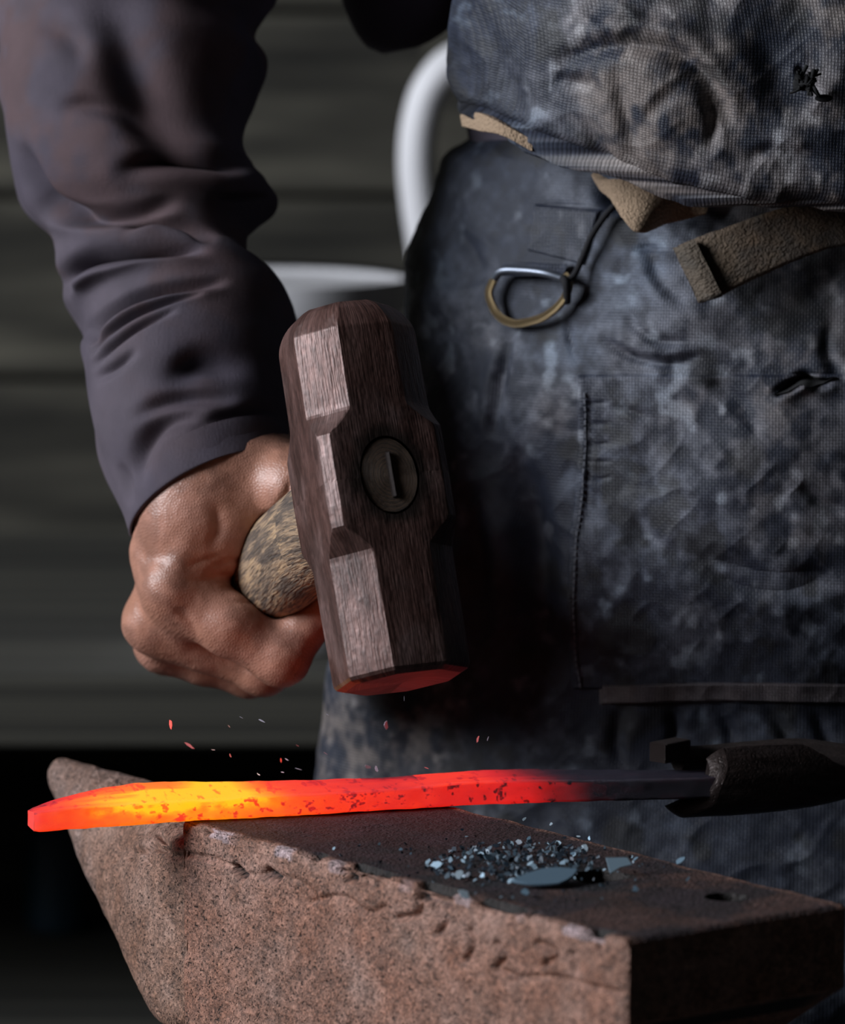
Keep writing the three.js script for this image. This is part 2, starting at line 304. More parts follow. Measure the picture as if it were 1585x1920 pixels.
// ---------------------------------------------------------------- anvil
const ATOP = 0.80;
const A0 = onY(345, 1540, ATOP), B0 = onY(1176, 1765, ATOP), C0 = onY(1592, 1697, ATOP);
const AU = B0.clone().sub(A0), AL = AU.length(); AU.normalize();
const AW = V(AU.z, 0, -AU.x);                       // across the face, away from the viewer
const AWID = C0.clone().sub(B0).dot(AW);
const aPt = (u, y, v) => A0.clone().addScaledVector(AU, u).addScaledVector(AW, v).add(V(0, y, 0));
const anvilGroup = group('anvil');
{
  const depthAt = u => interp([[-0.01, 0.25], [AL - 0.10, 0.25], [AL - 0.085, 0.10], [AL - 0.04, 0.055], [AL, 0.030]], u);
  const inset = y => y > -0.1 ? 0 : interp([[-0.25, -0.02], [-0.22, -0.015], [-0.19, 0.012], [-0.15, 0.018], [-0.10, 0]].map(([a, b]) => [a, b]), y);
  const NU = 400, rings = [];
  const yS = (k, D, rc) => k < 88 ? -mix(rc, Math.min(0.086, D * 0.8), k / 88) : -mix(Math.min(0.086, D * 0.8), D, (k - 88) / 24);
  const hole = (u, v) => {
    const c = Math.hypot(u - hc[0], v - hc[1]); let d = 0;
    d += 0.03 * sst(0.0072, 0.0055, c);
    d += 0.03 * sst(0.0105, 0.009, Math.max(Math.abs(u - hq[0]), Math.abs(v - hq[1])));
    return d;
  };
  const toUV = (px, py) => { const p = onY(px, py, ATOP).sub(A0); return [p.dot(AU), p.dot(AW)]; };
  const hc = toUV(1362, 1681), hq = toUV(1118, 1642);
  for (let i = 0; i <= NU; i++) {
    const u = AL * i / NU, D = depthAt(u), ring = [], rc = 0.0014 + 0.0012 * noise3(u * 90, 2, 3);
    const edgeRound = AL - u < 0.002 ? 0.0012 * (1 - (AL - u) / 0.002) : 0;
    const nT = 110, nS = 113;
    for (let k = 0; k < nT; k++) { const v = mix(rc, AWID - rc, k / (nT - 1)); ring.push(aPt(u, -edgeRound - hole(u, v), v)); }
    for (let k = 0; k < 4; k++) { const a = (k + 1) / 5 * Math.PI / 2; ring.push(aPt(u, -rc + rc * Math.cos(a) - edgeRound, AWID - rc + rc * Math.sin(a))); }
    for (let k = 0; k < nS; k++) { const y = yS(k, D, rc); ring.push(aPt(u, y, AWID - inset(y) - edgeRound)); }
    for (let k = 1; k < 8; k++) { const v = mix(AWID, 0, k / 8); ring.push(aPt(u, -D, v)); }
    for (let k = nS - 1; k >= 0; k--) { const y = yS(k, D, rc); ring.push(aPt(u, y, inset(y) + edgeRound)); }
    for (let k = 3; k >= 0; k--) { const a = (k + 1) / 5 * Math.PI / 2; ring.push(aPt(u, -rc + rc * Math.cos(a) - edgeRound, rc - rc * Math.sin(a))); }
    rings.push(ring.reverse());
  }
  const cracks = makeCreases([
    { pts: [[345, 1600], [372, 1606], [400, 1612], [442, 1632], [455, 1640]], w: 5.2, d: 0.0020, hard: true },
    { pts: [[440, 1628], [452, 1642]], w: 7.2, d: 0.0051, hard: true },
    { pts: [[500, 1634], [515, 1648]], w: 7.2, d: 0.0051, hard: true },
    { pts: [[455, 1640], [505, 1642], [560, 1652], [590, 1680]], w: 4.2, d: 0.0012, hard: true },
    { pts: [[640, 1632], [650, 1650]], w: 6.2, d: 0.0037, hard: true },
    { pts: [[585, 1690], [640, 1682], [690, 1712], [720, 1700]], w: 5.2, d: 0.0020, hard: true },
    { pts: [[735, 1640], [775, 1662], [786, 1690], [778, 1715], [745, 1722]], w: 6.2, d: 0.0031, hard: true },
    { pts: [[815, 1700], [835, 1725], [820, 1750]], w: 6.2, d: 0.0027, hard: true },
    { pts: [[880, 1745], [885, 1770], [872, 1800]], w: 6.2, d: 0.0024, hard: true },
    { pts: [[930, 1770], [945, 1795], [930, 1815], [960, 1830]], w: 6.2, d: 0.0027, hard: true },
    { pts: [[1010, 1770], [1040, 1790], [1020, 1810]], w: 7.2, d: 0.0026, hard: true },
    { pts: [[1075, 1790], [1080, 1820]], w: 7.2, d: 0.0020, hard: true },
    { pts: [[960, 1835], [1040, 1832], [1110, 1850], [1165, 1862]], w: 6.2, d: 0.0015, hard: true },
    { pts: [[385, 1560], [400, 1552], [412, 1556]], w: 5.2, d: 0.0031, hard: true },
    { pts: [[445, 1562], [458, 1566]], w: 4.7, d: 0.0031, hard: true },
  ]);
  const g = loft(rings);
  { const P = g.attributes.position, Nn = g.attributes.normal, U = g.attributes.uv, v = V(0, 0, 0), n = V(0, 0, 0); for (let i = 0; i < P.count; i++) { v.fromBufferAttribute(P, i).sub(A0); n.fromBufferAttribute(Nn, i); const u = v.dot(AU), w = v.dot(AW); if (Math.abs(n.y) > 0.7) U.setXY(i, u, w); else if (Math.abs(n.dot(AU)) > 0.7) U.setXY(i, w, v.y); else U.setXY(i, u, v.y); } }
  displace(g, (p, n) => {
    const q = p.clone().sub(A0), u = q.dot(AU), v = q.dot(AW), y = q.y;
    const side = n.dot(AW) < -0.5, top = n.y > 0.6;
    let d = 0.0008 * (fbm(p.x * 60, p.y * 60, p.z * 60, 3) - 0.5);
    if (side && v < 0.02) { const [a, b] = proj(p); d += creaseAt(cracks, a, b); d += 0.0012 * (fbm(p.x * 180, p.y * 180, p.z * 180, 2) - 0.5); }
    if (top) d += 0.0006 * (noise3(u * 40, v * 40, 4) - 0.5) - 0.0025 * sst(0.004, 0, Math.min(v, 0.01)) * sst(0.5, 0.8, fbm(u * 60, 1, 8, 3));
    if (v < 0.006 && y > -0.006) d -= 0.0030 * sst(0.50, 0.74, fbm(u * 70 + 3, 5, y * 60, 3)) * sst(0.05, 0.09, u);
    return d;
  });
  paint(g, (p, n) => {
    const q = p.clone().sub(A0), u = q.dot(AU), v = q.dot(AW), y = q.y;
    const rust = lerp3([0.43, 0.225, 0.15], [0.40, 0.285, 0.235], fbm(p.x * 45, p.y * 45, p.z * 45, 4) * 1.4 - 0.2);
    const plate = sst(-0.014 - 0.003 * noise3(u * 60, 4, 4), -0.011, y);
    let c = lerp3(rust, [0.42, 0.27, 0.21], plate * 0.75);
    const k = fbm(u * 55, v * 55, y * 55 + 7, 4);
    const steel = lerp3([0.036, 0.024, 0.034], [0.10, 0.055, 0.048], sst(0.45, 0.65, k) * sst(0.1, 0.2, u) + 0.15 * k);
    const soot = sst(0.52, 0.68, fbm(u * 40 + 9, v * 40, 3, 4)) * sst(0.055, 0.03, Math.hypot((u - 0.15) * 0.6, v - 0.035));
    if (n.y > 0.6) { c = lerp3(steel, [0.016, 0.018, 0.026], soot); const e = Math.min(v, AWID - v); c = lerp3([0.42, 0.26, 0.2], c, sst(0.0, 0.006, e + 0.003 * (noise3(u * 200, v * 200, 1) - 0.5))); }
    if (v > 0.004 && v < AWID - 0.004 && (y < -0.0012 || n.y < 0.75) && y > -0.04 && u > 0.01 && u < AL - 0.004) c = [0.02, 0.015, 0.014];  // hole interiors painted dark, shade put into the colour
    const bright = v < 0.003 && y > -0.004 ? sst(0.5, 0.7, noise3(u * 90, 3, 3)) : 0;   // edge knocked down to bare metal
    c = lerp3(c, [0.62, 0.56, 0.62], bright * 0.85);
    return c;
  });
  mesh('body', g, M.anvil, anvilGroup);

  // the horn: tip found on the vertical plane through the middle of the face
  const mid = aPt(0, 0, AWID / 2), r = ray(112, 1450), t = mid.clone().sub(CAM).dot(AW) / r.dot(AW);
  const tip = r.clone().multiplyScalar(t).add(CAM).sub(mid), HU = -tip.dot(AU), HY = tip.y;
  const hr = [], NH = 200, NR = 240;
  for (let i = 0; i <= NH; i++) {
    const t2 = i / NH, s = 1 - (1 - t2) ** 1.6, u = 0.0015 - (HU + 0.0055) * s;
    const q = clamp(-u / (HU + 0.004), 0, 1);
    const capr = Math.sqrt(clamp(1 - ((q - 0.965) / 0.035) ** 2, 0, 1)), cf = q > 0.965 ? Math.max(capr, 0.02) : 1;
    const hw = sinterp([[0, AWID / 2 - 0.0002], [0.1, AWID / 2 * 0.99], [0.3, 0.0445], [0.5, 0.0335], [0.7, 0.0225], [0.88, 0.0115], [0.965, 0.0066], [1, 0.006]], q) * cf;
    const yt = sinterp([[0, -0.0075], [0.15, -0.0085], [0.4, -0.007], [0.7, mix(-0.006, HY + 0.006, 0.55)], [0.965, HY + 0.0065], [1, HY + 0.006]], q);
    const yb = sinterp([[0, -0.084], [0.1, -0.089], [0.25, -0.091], [0.5, -0.077], [0.7, -0.056], [0.88, -0.032], [0.965, HY - 0.010], [1, HY - 0.006]], q);
    const yc0 = (yt + yb) / 2, yc = yc0, hh = (yt - yb) / 2 * cf, ex = mix(0.14, 1, sst(0.0, 0.55, q)), ring = [];
    for (let k = 0; k < NR; k++) { const a = -k / NR * Math.PI * 2, c = Math.cos(a), sn = Math.sin(a); ring.push(aPt(u, yc + hh * Math.sign(sn) * Math.abs(sn) ** ex, AWID / 2 - hw * Math.sign(c) * Math.abs(c) ** ex)); }
    hr.push(ring.reverse());
  }
  const hcr = makeCreases([
    { pts: [[244, 1606], [250, 1596], [262, 1592], [275, 1596], [288, 1584], [300, 1592], [312, 1588]], w: 5.5, d: 0.0033, hard: true },
    { pts: [[214, 1612], [222, 1592]], w: 5.0, d: 0.0023, hard: true }, { pts: [[300, 1566], [308, 1576]], w: 5.0, d: 0.0027, hard: true }, { pts: [[270, 1612], [278, 1622]], w: 4.5, d: 0.0027, hard: true },
    { pts: [[312, 1600], [330, 1606], [343, 1600]], w: 5.0, d: 0.0016, hard: true },
  ]);
  const hg = loft(hr);
  { const P = hg.attributes.position, U = hg.attributes.uv, v = V(0, 0, 0); for (let i = 0; i < P.count; i++) { v.fromBufferAttribute(P, i).sub(A0); U.setXY(i, v.dot(AU) + 0.35 * v.dot(AW), v.y + 0.5 * v.dot(AW)); } }
  displace(hg, (p, n) => { const [a, b] = proj(p); return 0.001 * (fbm(p.x * 60, p.y * 60, p.z * 60, 3) - 0.5) + 0.0009 * (fbm(p.x * 180, p.y * 180, p.z * 180, 2) - 0.5) + (n.z > 0 ? creaseAt(hcr, a, b) : 0); });
  paint(hg, (p, n) => {
    const q = -p.clone().sub(A0).dot(AU) / HU, k = fbm(p.x * 45, p.y * 45, p.z * 45, 4);
    let c = lerp3([0.36, 0.23, 0.165], [0.42, 0.30, 0.24], k * 1.4 - 0.2);
    c = lerp3(c, [0.34, 0.27, 0.24], sst(0.5, 0.9, q + 0.5 * (k - 0.5)));
    return lerp3(c, [0.40, 0.29, 0.24], sst(-0.03, 0, p.y - ATOP) * 0.5);
  });
  mesh('horn', hg, M.anvil, anvilGroup);
  tag(anvilGroup, 'rust-brown steel anvil with pitted side, blunt horn and chipped face edge', 'anvil');

  const sc = aPt(AL * 0.38, 0, AWID / 2 - 0.03), sr = [];
  for (let j = 0; j <= 20; j++) { const ring = [], y = (ATOP - 0.253) * j / 20; for (let k = 0; k < 72; k++) { const a = -k / 72 * Math.PI * 2, R = 0.165 * (1 + 0.05 * (noise3(Math.cos(a) * 2 + 3, Math.sin(a) * 2 + 3, y * 2) - 0.5)) + 0.012 * (1 - j / 20); ring.push(V(sc.x + R * Math.cos(a), y, sc.z + R * Math.sin(a))); } sr.push(ring); }
  const st = group('anvil_stump'); mesh('trunk', loft(sr), M.stump, st);
  mesh('iron_hoop', (() => { const g2 = new THREE.TorusGeometry(0.172, 0.006, 8, 64); g2.rotateX(Math.PI / 2); return g2.translate(sc.x, 0.42, sc.z); })(), M.tongs, st);
  tag(st, 'round wooden stump carrying the anvil', 'stump');
}

// ---------------------------------------------------------------- glowing bar
const barDir = onY(1330, 1492, ATOP).sub(onY(65, 1561, ATOP)).normalize();
const TABtop = [[65, 1516], [110, 1500], [200, 1478], [280, 1466], [350, 1463], [450, 1463], [600, 1460], [750, 1455], [850, 1447], [960, 1440], [1100, 1440], [1250, 1441], [1420, 1442]];
const TABmid = [[65, 1521], [150, 1512], [300, 1503], [420, 1497], [500, 1491], [600, 1487], [750, 1478], [870, 1466], [1000, 1462], [1150, 1462], [1330, 1457], [1420, 1454]];
const TABbot = [[65, 1561], [345, 1541], [600, 1528], [870, 1511], [1100, 1503], [1250, 1500], [1330, 1497], [1420, 1494]];
const barStart = onY(65, 1561, ATOP), barAt = px => { const r = ray(px, interp(TABbot, px)); const n = V(-barDir.z, 0, barDir.x); return r.multiplyScalar(barStart.clone().sub(CAM).dot(n) / r.dot(n)).add(CAM); };
const barBack = V(-barDir.z, 0, barDir.x).multiplyScalar(barDir.x > 0 ? -1 : 1);   // horizontal, away from the viewer
{
  const rings = [], N = 140, x0 = 65, x1 = 1420, onBack = (px, py, P) => { const r = ray(px, py); return r.multiplyScalar(P.clone().sub(CAM).dot(barBack) / r.dot(barBack)).add(CAM); };
  for (let i = 0; i <= N; i++) {
    const t = i / N, px = mix(x0, x1, t), f = barAt(px);
    const wd = sinterp([[65, 0.014], [140, 0.018], [250, 0.024], [400, 0.024], [600, 0.021], [1420, 0.0205]], px);
    const b0 = f.clone().addScaledVector(barBack, wd);
    const ft = onBack(px, sinterp(TABmid, px), f), bt0 = onBack(px, sinterp(TABtop, px), b0);
    const yB = f.y, bt = b0.clone().setY(bt0.y);
    const endR = i === 0 ? 0.9 : 1;
    const c = f.clone().add(bt).multiplyScalar(0.5);
    const cor = [f, f.clone().setY(ft.y), bt, b0.clone().setY(yB)].map(p => p.lerp(c, 1 - endR));
    const ring = [];
    for (let k = 0; k < 4; k++) {
      const P = cor[k], Q = cor[(k + 1) % 4], O = cor[(k + 3) % 4], r = 0.0011, dq = Q.clone().sub(P), dO = O.clone().sub(P), rq = Math.min(r, dq.length() * 0.3);
      const a = P.clone().addScaledVector(dO.normalize(), rq), b = P.clone().addScaledVector(dq.clone().normalize(), rq);
      for (let m = 0; m < 4; m++) { const s = m / 3; ring.push(a.clone().multiplyScalar((1 - s) ** 2).addScaledVector(P, 2 * s * (1 - s)).addScaledVector(b, s * s)); }
      const nb = Q.clone().addScaledVector(dq.clone().normalize(), -rq);
      for (let m = 1; m < 9; m++) ring.push(b.clone().lerp(nb, m / 9));
    }
    rings.push(ring.reverse());
  }
  const g = loft(rings), m = rings[0].length, uv = g.attributes.uv;
  for (let j = 0; j <= N; j++) for (let i = 0; i <= m; i++) uv.setXY(j * (m + 1) + i, j / N, 1 - i / m);
  for (let k = (N + 1) * (m + 1); k < uv.count; k++) uv.setXY(k, k < (N + 1) * (m + 1) + m + 1 ? 0.003 : 0.999, 0.12);
  displace(g, p => 0.0007 * (fbm(p.x * 150, p.y * 150, p.z * 150, 3) - 0.5));
  const ramp = [[0, [0, 0, 0]], [0.1, [34, 4, 5]], [0.3, [128, 13, 13]], [0.48, [208, 26, 22]], [0.6, [243, 50, 22]], [0.75, [252, 86, 18]], [0.85, [255, 124, 12]], [1, [255, 196, 10]]];
  const heat = t => { for (let i = 1; i < ramp.length; i++) if (t <= ramp[i][0]) return lerp3(ramp[i - 1][1], ramp[i][1], (t - ramp[i - 1][0]) / (ramp[i][0] - ramp[i - 1][0])); return ramp[ramp.length - 1][1]; };
  const Tf = [[65, 0.6], [120, 0.68], [220, 0.80], [330, 0.86], [420, 0.86], [520, 0.78], [620, 0.64], [760, 0.54], [900, 0.5], [990, 0.46], [1050, 0.28], [1110, 0.1], [1180, 0]];
  const Tt = [[65, 0.58], [120, 0.74], [190, 0.94], [300, 1.1], [440, 1.08], [495, 0.88], [545, 0.66], [650, 0.58], [740, 0.52], [830, 0.6], [900, 0.58], [960, 0.44], [1010, 0.26], [1070, 0.07], [1120, 0]];
  const em = tex(1536, 256, (u, v) => {
    const px = mix(65, 1420, u), n = fbm(px / 26, v * 11, 2, 4), sp = fbm(px / 13, v * 15, 6, 3), st = fbm(px / 60, v * 30, 9, 3);
    let T;
    if (v < 0.27) T = interp(Tf, px) + 0.1 * (n - 0.5) + 0.42 * sst(560, 430, px) * sst(110, 240, px) * sst(0.10, 0.26, v) * n;
    else if (v < 0.54) { const c = (v - 0.27) / 0.27; T = interp(Tt, px + 40 * (c - 0.5)) + 0.09 * (st - 0.5) - 0.26 * sst(430, 330, px) * sst(0.4, 0.85, c + 0.5 * (st - 0.5)) - (px > 700 && px < 800 ? 0.25 * sst(0.55, 0.9, c + 0.5 * (n - 0.5)) : 0); }
    else T = interp(Tf, px) - 0.05 - 0.5 * sst(0.74, 0.78, v) + 0.1 * (n - 0.5);
    const scale = sst(0.57, 0.72, sp * 0.6 + n * 0.25 + 0.15 * noise3(px / 4, v * 50, 3)) * (v < 0.27 ? sst(120, 400, px) : 0.45);
    T = clamp(T, 0, 1); let c = heat(Math.max(0, T - 0.30 * scale));
    return c;
  }, { wrap: false });
  const bm = std({ color: lin(0.055, 0.05, 0.075), roughness: 0.5, metalness: 0.4, bumpMap: rustBump, bumpScale: 0.0003, emissive: lin(1, 1, 1), emissiveMap: em, emissiveIntensity: 0.9 });
  const bar = mesh('hot_steel_bar', g, bm);
  tag(bar, 'flat steel bar glowing yellow to red on the anvil, its far end in the tongs', 'steel bar');
  for (const [px, I, c] of [[480, 0.0003, [1, 0.30, 0.06]], [620, 0.00022, [1, 0.14, 0.05]], [820, 0.00015, [1, 0.08, 0.05]]]) {   // the bar's own glow, just in front of its hot face
    const L = new THREE.PointLight(lin(...c), I, 0, 2), p = barAt(px); L.position.set(p.x, p.y + 0.016, p.z + 0.012); L.castShadow = true; L.shadow.radius = 0.4; scene.add(L);
  }
}

// ---------------------------------------------------------------- hammer
const pH = V(0, 0, 0).addScaledVector(AXX, 0.986).addScaledVector(AXU, 0.165), uH = V(0, 0, 0).addScaledVector(AXX, -0.165).addScaledVector(AXU, 0.986);
const HN = V(0, 0, 0).addScaledVector(pH, 0.325).addScaledVector(uH, 0.178).addScaledVector(AXZ, 0.929).normalize();
const HA = V(0, 0, 0).addScaledVector(uH, 0.982).addScaledVector(AXZ, -0.188); HA.addScaledVector(HN, -HA.dot(HN)).normalize();
const HR = HA.clone().cross(HN).normalize();
const HE = onZ(731, 890, 0.03);                              // middle of the front face
const hw = 0.0255, hL = 0.150;
const hPt = (r, a, n) => HE.clone().addScaledVector(HR, r).addScaledVector(HA, a).addScaledVector(HN, n);
{
  const H = group('hammer');
  const rings = [], top = hL * 0.49, bot = -hL * 0.51, N = 120;
  const st = []; for (let i = 0; i <= N; i++) st.push(mix(bot, top, i / N));
  for (const t of st) {
    const d0 = top - t, d1 = t - bot;
    let w = hw * (1 - 0.03 * Math.abs(t) / 0.075);
    if (d0 < 0.016) w -= 0.016 - Math.sqrt(Math.max(0, 0.016 ** 2 - (0.016 - d0) ** 2));
    if (d1 < 0.0035) w -= 0.0035 - Math.sqrt(Math.max(0, 0.0035 ** 2 - (0.0035 - d1) ** 2));
    const m = sst(0.0185, 0.0275, Math.abs(t + 0.001 * Math.sin(t * 400))), c = mix(0.0042, 0.0138, m), cc = Math.min(c, w * 0.6);
    const q = w - cc, ring = [], corners = [[q, w], [w, q], [w, -q], [q, -w], [-q, -w], [-w, -q], [-w, q], [-q, w]];
    for (let k = 0; k < 8; k++) { const a = corners[k], b = corners[(k + 1) % 8]; for (let j = 0; j < 10; j++) { const s = [0, 0.06, 0.15, 0.28, 0.42, 0.56, 0.7, 0.82, 0.91, 0.97][j]; ring.push([mix(a[0], b[0], s), mix(a[1], b[1], s)]); } }
    // soften the edges a little
    const R2 = ring.map((p, i) => { const a = ring[(i + 79) % 80], b = ring[(i + 1) % 80]; return [(a[0] + b[0] + 2 * p[0]) / 4, (a[1] + b[1] + 2 * p[1]) / 4]; });
    rings.push(R2.map(([r, n]) => V(r, t, n)).reverse());
  }
  let g = loft(rings);
  // eye through the head
  const ey = new THREE.CylinderGeometry(1, 1, 0.12, 48).rotateX(Math.PI / 2).scale(0.0118, 0.0155, 1);
  const ev = new Evaluator(); ev.attributes = ['position', 'normal', 'uv'];
  const A = new Brush(g), B = new Brush(ey); A.updateMatrixWorld(); B.updateMatrixWorld();
  g = ev.evaluate(A, B, SUBTRACTION).geometry;
  g = g.index ? g.toNonIndexed() : g;
  { // uv in metres: around and along
    const p = g.attributes.position, uv = g.attributes.uv; for (let i = 0; i < p.count; i++) uv.setXY(i, Math.atan2(p.getX(i), p.getZ(i)) * 0.022, p.getY(i));
  }
  g = toCreasedNormals(g, 0.32);
  paint(g, (p, n) => {
    const k = fbm(p.x * 110, p.y * 50, p.z * 110, 4), k2 = fbm(p.x * 40, p.y * 40, p.z * 40 + 5, 3);
    let c = lerp3([0.235, 0.135, 0.115], [0.33, 0.20, 0.175], k);                  // brown oxide all over
    c = lerp3(c, [0.37, 0.27, 0.255], 0.6 * sst(0.5, 0.68, k2));                    // patches rubbed to bare steel
    const q = Math.hypot(p.x / 0.0175, p.y / 0.022); if (Math.abs(n.z) > 0.5 && q < 1) c = lerp3([0.09, 0.07, 0.062], c, sst(0.8, 1, q + 0.25 * (k - 0.5)));
    return c;
  });
  const M4 = new THREE.Matrix4().makeBasis(HR, HA, HN).setPosition(HE.clone().addScaledVector(HN, -hw));
  g.applyMatrix4(M4);
  mesh('head', g, M.hammer, H);
  // handle: runs back from the front of the eye into the fist
  const hr = [], ss = [];
  for (let i = 0; i <= 90; i++) ss.push(mix(0.0015, 0.252, i / 90));
  for (const s of ss) {
    const w = sinterp([[0, 0.0092], [0.045, 0.0102], [0.058, 0.0145], [0.075, 0.0168], [0.11, 0.0176], [0.15, 0.0172], [0.21, 0.0165], [0.238, 0.0175], [0.252, 0.0178]], s);
    const h = sinterp([[0, 0.0132], [0.045, 0.0142], [0.058, 0.0178], [0.075, 0.0205], [0.11, 0.0216], [0.15, 0.021], [0.21, 0.0195], [0.238, 0.0205], [0.252, 0.021]], s);
    const e = s > 0.246 ? Math.sqrt(clamp(1 - ((s - 0.246) / 0.0065) ** 2)) * 0.4 + 0.6 : 1, ring = [];
    for (let k = 0; k < 56; k++) { const a = -k / 56 * Math.PI * 2; ring.push(hPt(w * e * Math.cos(a) * (1 + 0.03 * (noise3(s * 40, Math.cos(a) * 2, Math.sin(a) * 2) - 0.5)), h * e * Math.sin(a), -s)); }
    hr.push(ring.reverse());
  }
  mesh('handle', loft(hr), M.handle, H).userData.label = 'worn ash-wood handle';
  const wedge = new RoundedBoxGeometry(0.0020, 0.018, 0.010, 2, 0.0006).applyMatrix4(new THREE.Matrix4().makeBasis(HR, HA, HN).setPosition(hPt(0.0006, 0, -0.0045)));
  const endr = []; for (let i = 0; i <= 6; i++) { const ring = [], f = Math.sqrt(1 - (i / 6) ** 2 * 0.10); for (let k = 0; k < 40; k++) { const a = k / 40 * Math.PI * 2; ring.push(hPt(0.0116 * f * Math.cos(a), 0.0153 * f * Math.sin(a), -0.005 + 0.0042 * i / 6 + 0.0006 * noise3(a * 3, i, 2))); } endr.push(ring); }
  mesh('handle_end', loft(endr), M.handleEnd, H);
  mesh('wedge', wedge, M.tongs, H);
  tag(H, 'heavy sledge hammer with chamfered brown steel head held above the glowing bar', 'hammer');
}

// ---------------------------------------------------------------- tongs
{
  const T = group('blacksmith_tongs'), d = barDir, b = barBack;
  const at = (px, py, z) => onZ(px, py, z);
  const c0 = barAt(1340).addScaledVector(b, 0.010).add(V(0, 0.006, 0));     // middle of the bar at the jaw
  // front jaw: a half pipe under and before the bar, cut slanting, running into the rein
  const rings = [], edge = [], N = 60, K = 26;
  const prof = (t) => ({ R: sinterp([[0, 0.0145], [0.4, 0.0148], [1, 0.0135], [1.6, 0.0095], [2.4, 0.0075], [5, 0.0065]], t), th: sinterp([[0, 0.0048], [0.8, 0.005], [1.4, 0.009], [2, 0.0142], [5, 0.012]], t), y: sinterp([[0, 0], [1, 0.0005], [2, 0.001], [5, 0.006]], t) });
  for (let j = 0; j <= N; j++) {
    const t = 5 * j / N, { R, th, y } = prof(t), ring = [];
    const pt = (ang, rad) => {
      const flare = t < 0.3 && rad === R ? 0.0062 * (1 - t / 0.3) : 0;
      const fr = Math.cos(ang), up = Math.sin(ang);                        // ang pi/2 = up, 0 = front, -pi/2 = down
      const slant = t < 0.3 ? mix(1, 0, t / 0.3) * (-0.005 * sst(0.7, -0.4, up) - 0.011 * sst(-0.45, -1.0, up)) : 0;
      return c0.clone().addScaledVector(d, 0.045 * t + slant + flare).addScaledVector(b, -fr * rad * 0.95 + 0.002).add(V(0, up * rad + y - 0.001, 0));
    };
    const a0 = 1.25, a1 = -1.75;
    for (let k = 0; k <= K; k++) ring.push(pt(mix(a0, a1, k / K), R));
    for (let k = K; k >= 0; k--) ring.push(pt(mix(a0, a1, k / K), Math.max(R - th, 0.0006)));
    rings.push(ring);
    if (j === 0) edge.push(ring);
  }
  const front = new THREE.Group(); front.name = 'jaw'; T.add(front);
  const g = loft(rings, { caps: true }); 
  mesh('rein', g, M.tongs, front);
  // worn bright lip on the jaw's cut end
  const lip = []; const R0 = 0.0145;
  for (let k = 0; k <= K; k++) { const o = edge[0][k], i2 = edge[0][2 * K + 1 - k], ring = []; const c = o.clone().lerp(i2, 0.5); const rad = o.clone().sub(i2).multiplyScalar(0.5); for (let m = 0; m < 12; m++) { const a = m / 12 * Math.PI * 2; ring.push(c.clone().addScaledVector(rad, Math.cos(a) * 1.02).addScaledVector(d, -0.0013 * Math.sin(a) - 0.0002)); } lip.push(ring); }
  mesh('jaw_lip', loft(lip), M.tongs, front).userData.label = 'worn jaw lip';
  // back jaw: a short square finger on the bar's far edge, and its rein
  const back = new THREE.Group(); back.name = 'jaw'; T.add(back);
  const e0 = at(1232, 1412, barAt(1232).z - 0.016), ax = d.clone().multiplyScalar(0.86).addScaledVector(b, 0.5).normalize(), up = V(0, 1, 0), sd = ax.clone().cross(up);
  const bk = (l, h, w, p) => new RoundedBoxGeometry(l, h, w, 2, 0.0009).applyMatrix4(new THREE.Matrix4().makeBasis(ax, up, sd).setPosition(p));
  mesh('finger', bk(0.0155, 0.0082, 0.0088, e0.clone().addScaledVector(ax, 0.0085)), M.tongs, back);
  mesh('finger_end', bk(0.0007, 0.0078, 0.0084, e0.clone().addScaledVector(ax, 0.0006)), M.tongs, back);
  const r1 = [], q0 = e0.clone().addScaledVector(ax, 0.013);
  const path = new THREE.CatmullRomCurve3([q0.clone().add(V(0, -0.004, 0)), q0.clone().addScaledVector(d, 0.012).addScaledVector(b, 0.004).add(V(0, -0.005, 0)), at(1420, 1412, q0.z - 0.008), at(1500, 1408, q0.z - 0.004), at(1620, 1420, q0.z), at(2000, 1400, q0.z + 0.02)]);
  mesh('rein', new THREE.TubeGeometry(path, 60, 0.0052, 10), M.tongs, back);
  mesh('rivet', new THREE.SphereGeometry(0.0075, 16, 10).scale(1, 0.5, 1).translate(...at(1660, 1450, c0.z + 0.018).toArray()), M.tongs, T);
  tag(T, 'dark iron tongs gripping the cool end of the bar', 'tongs');
}

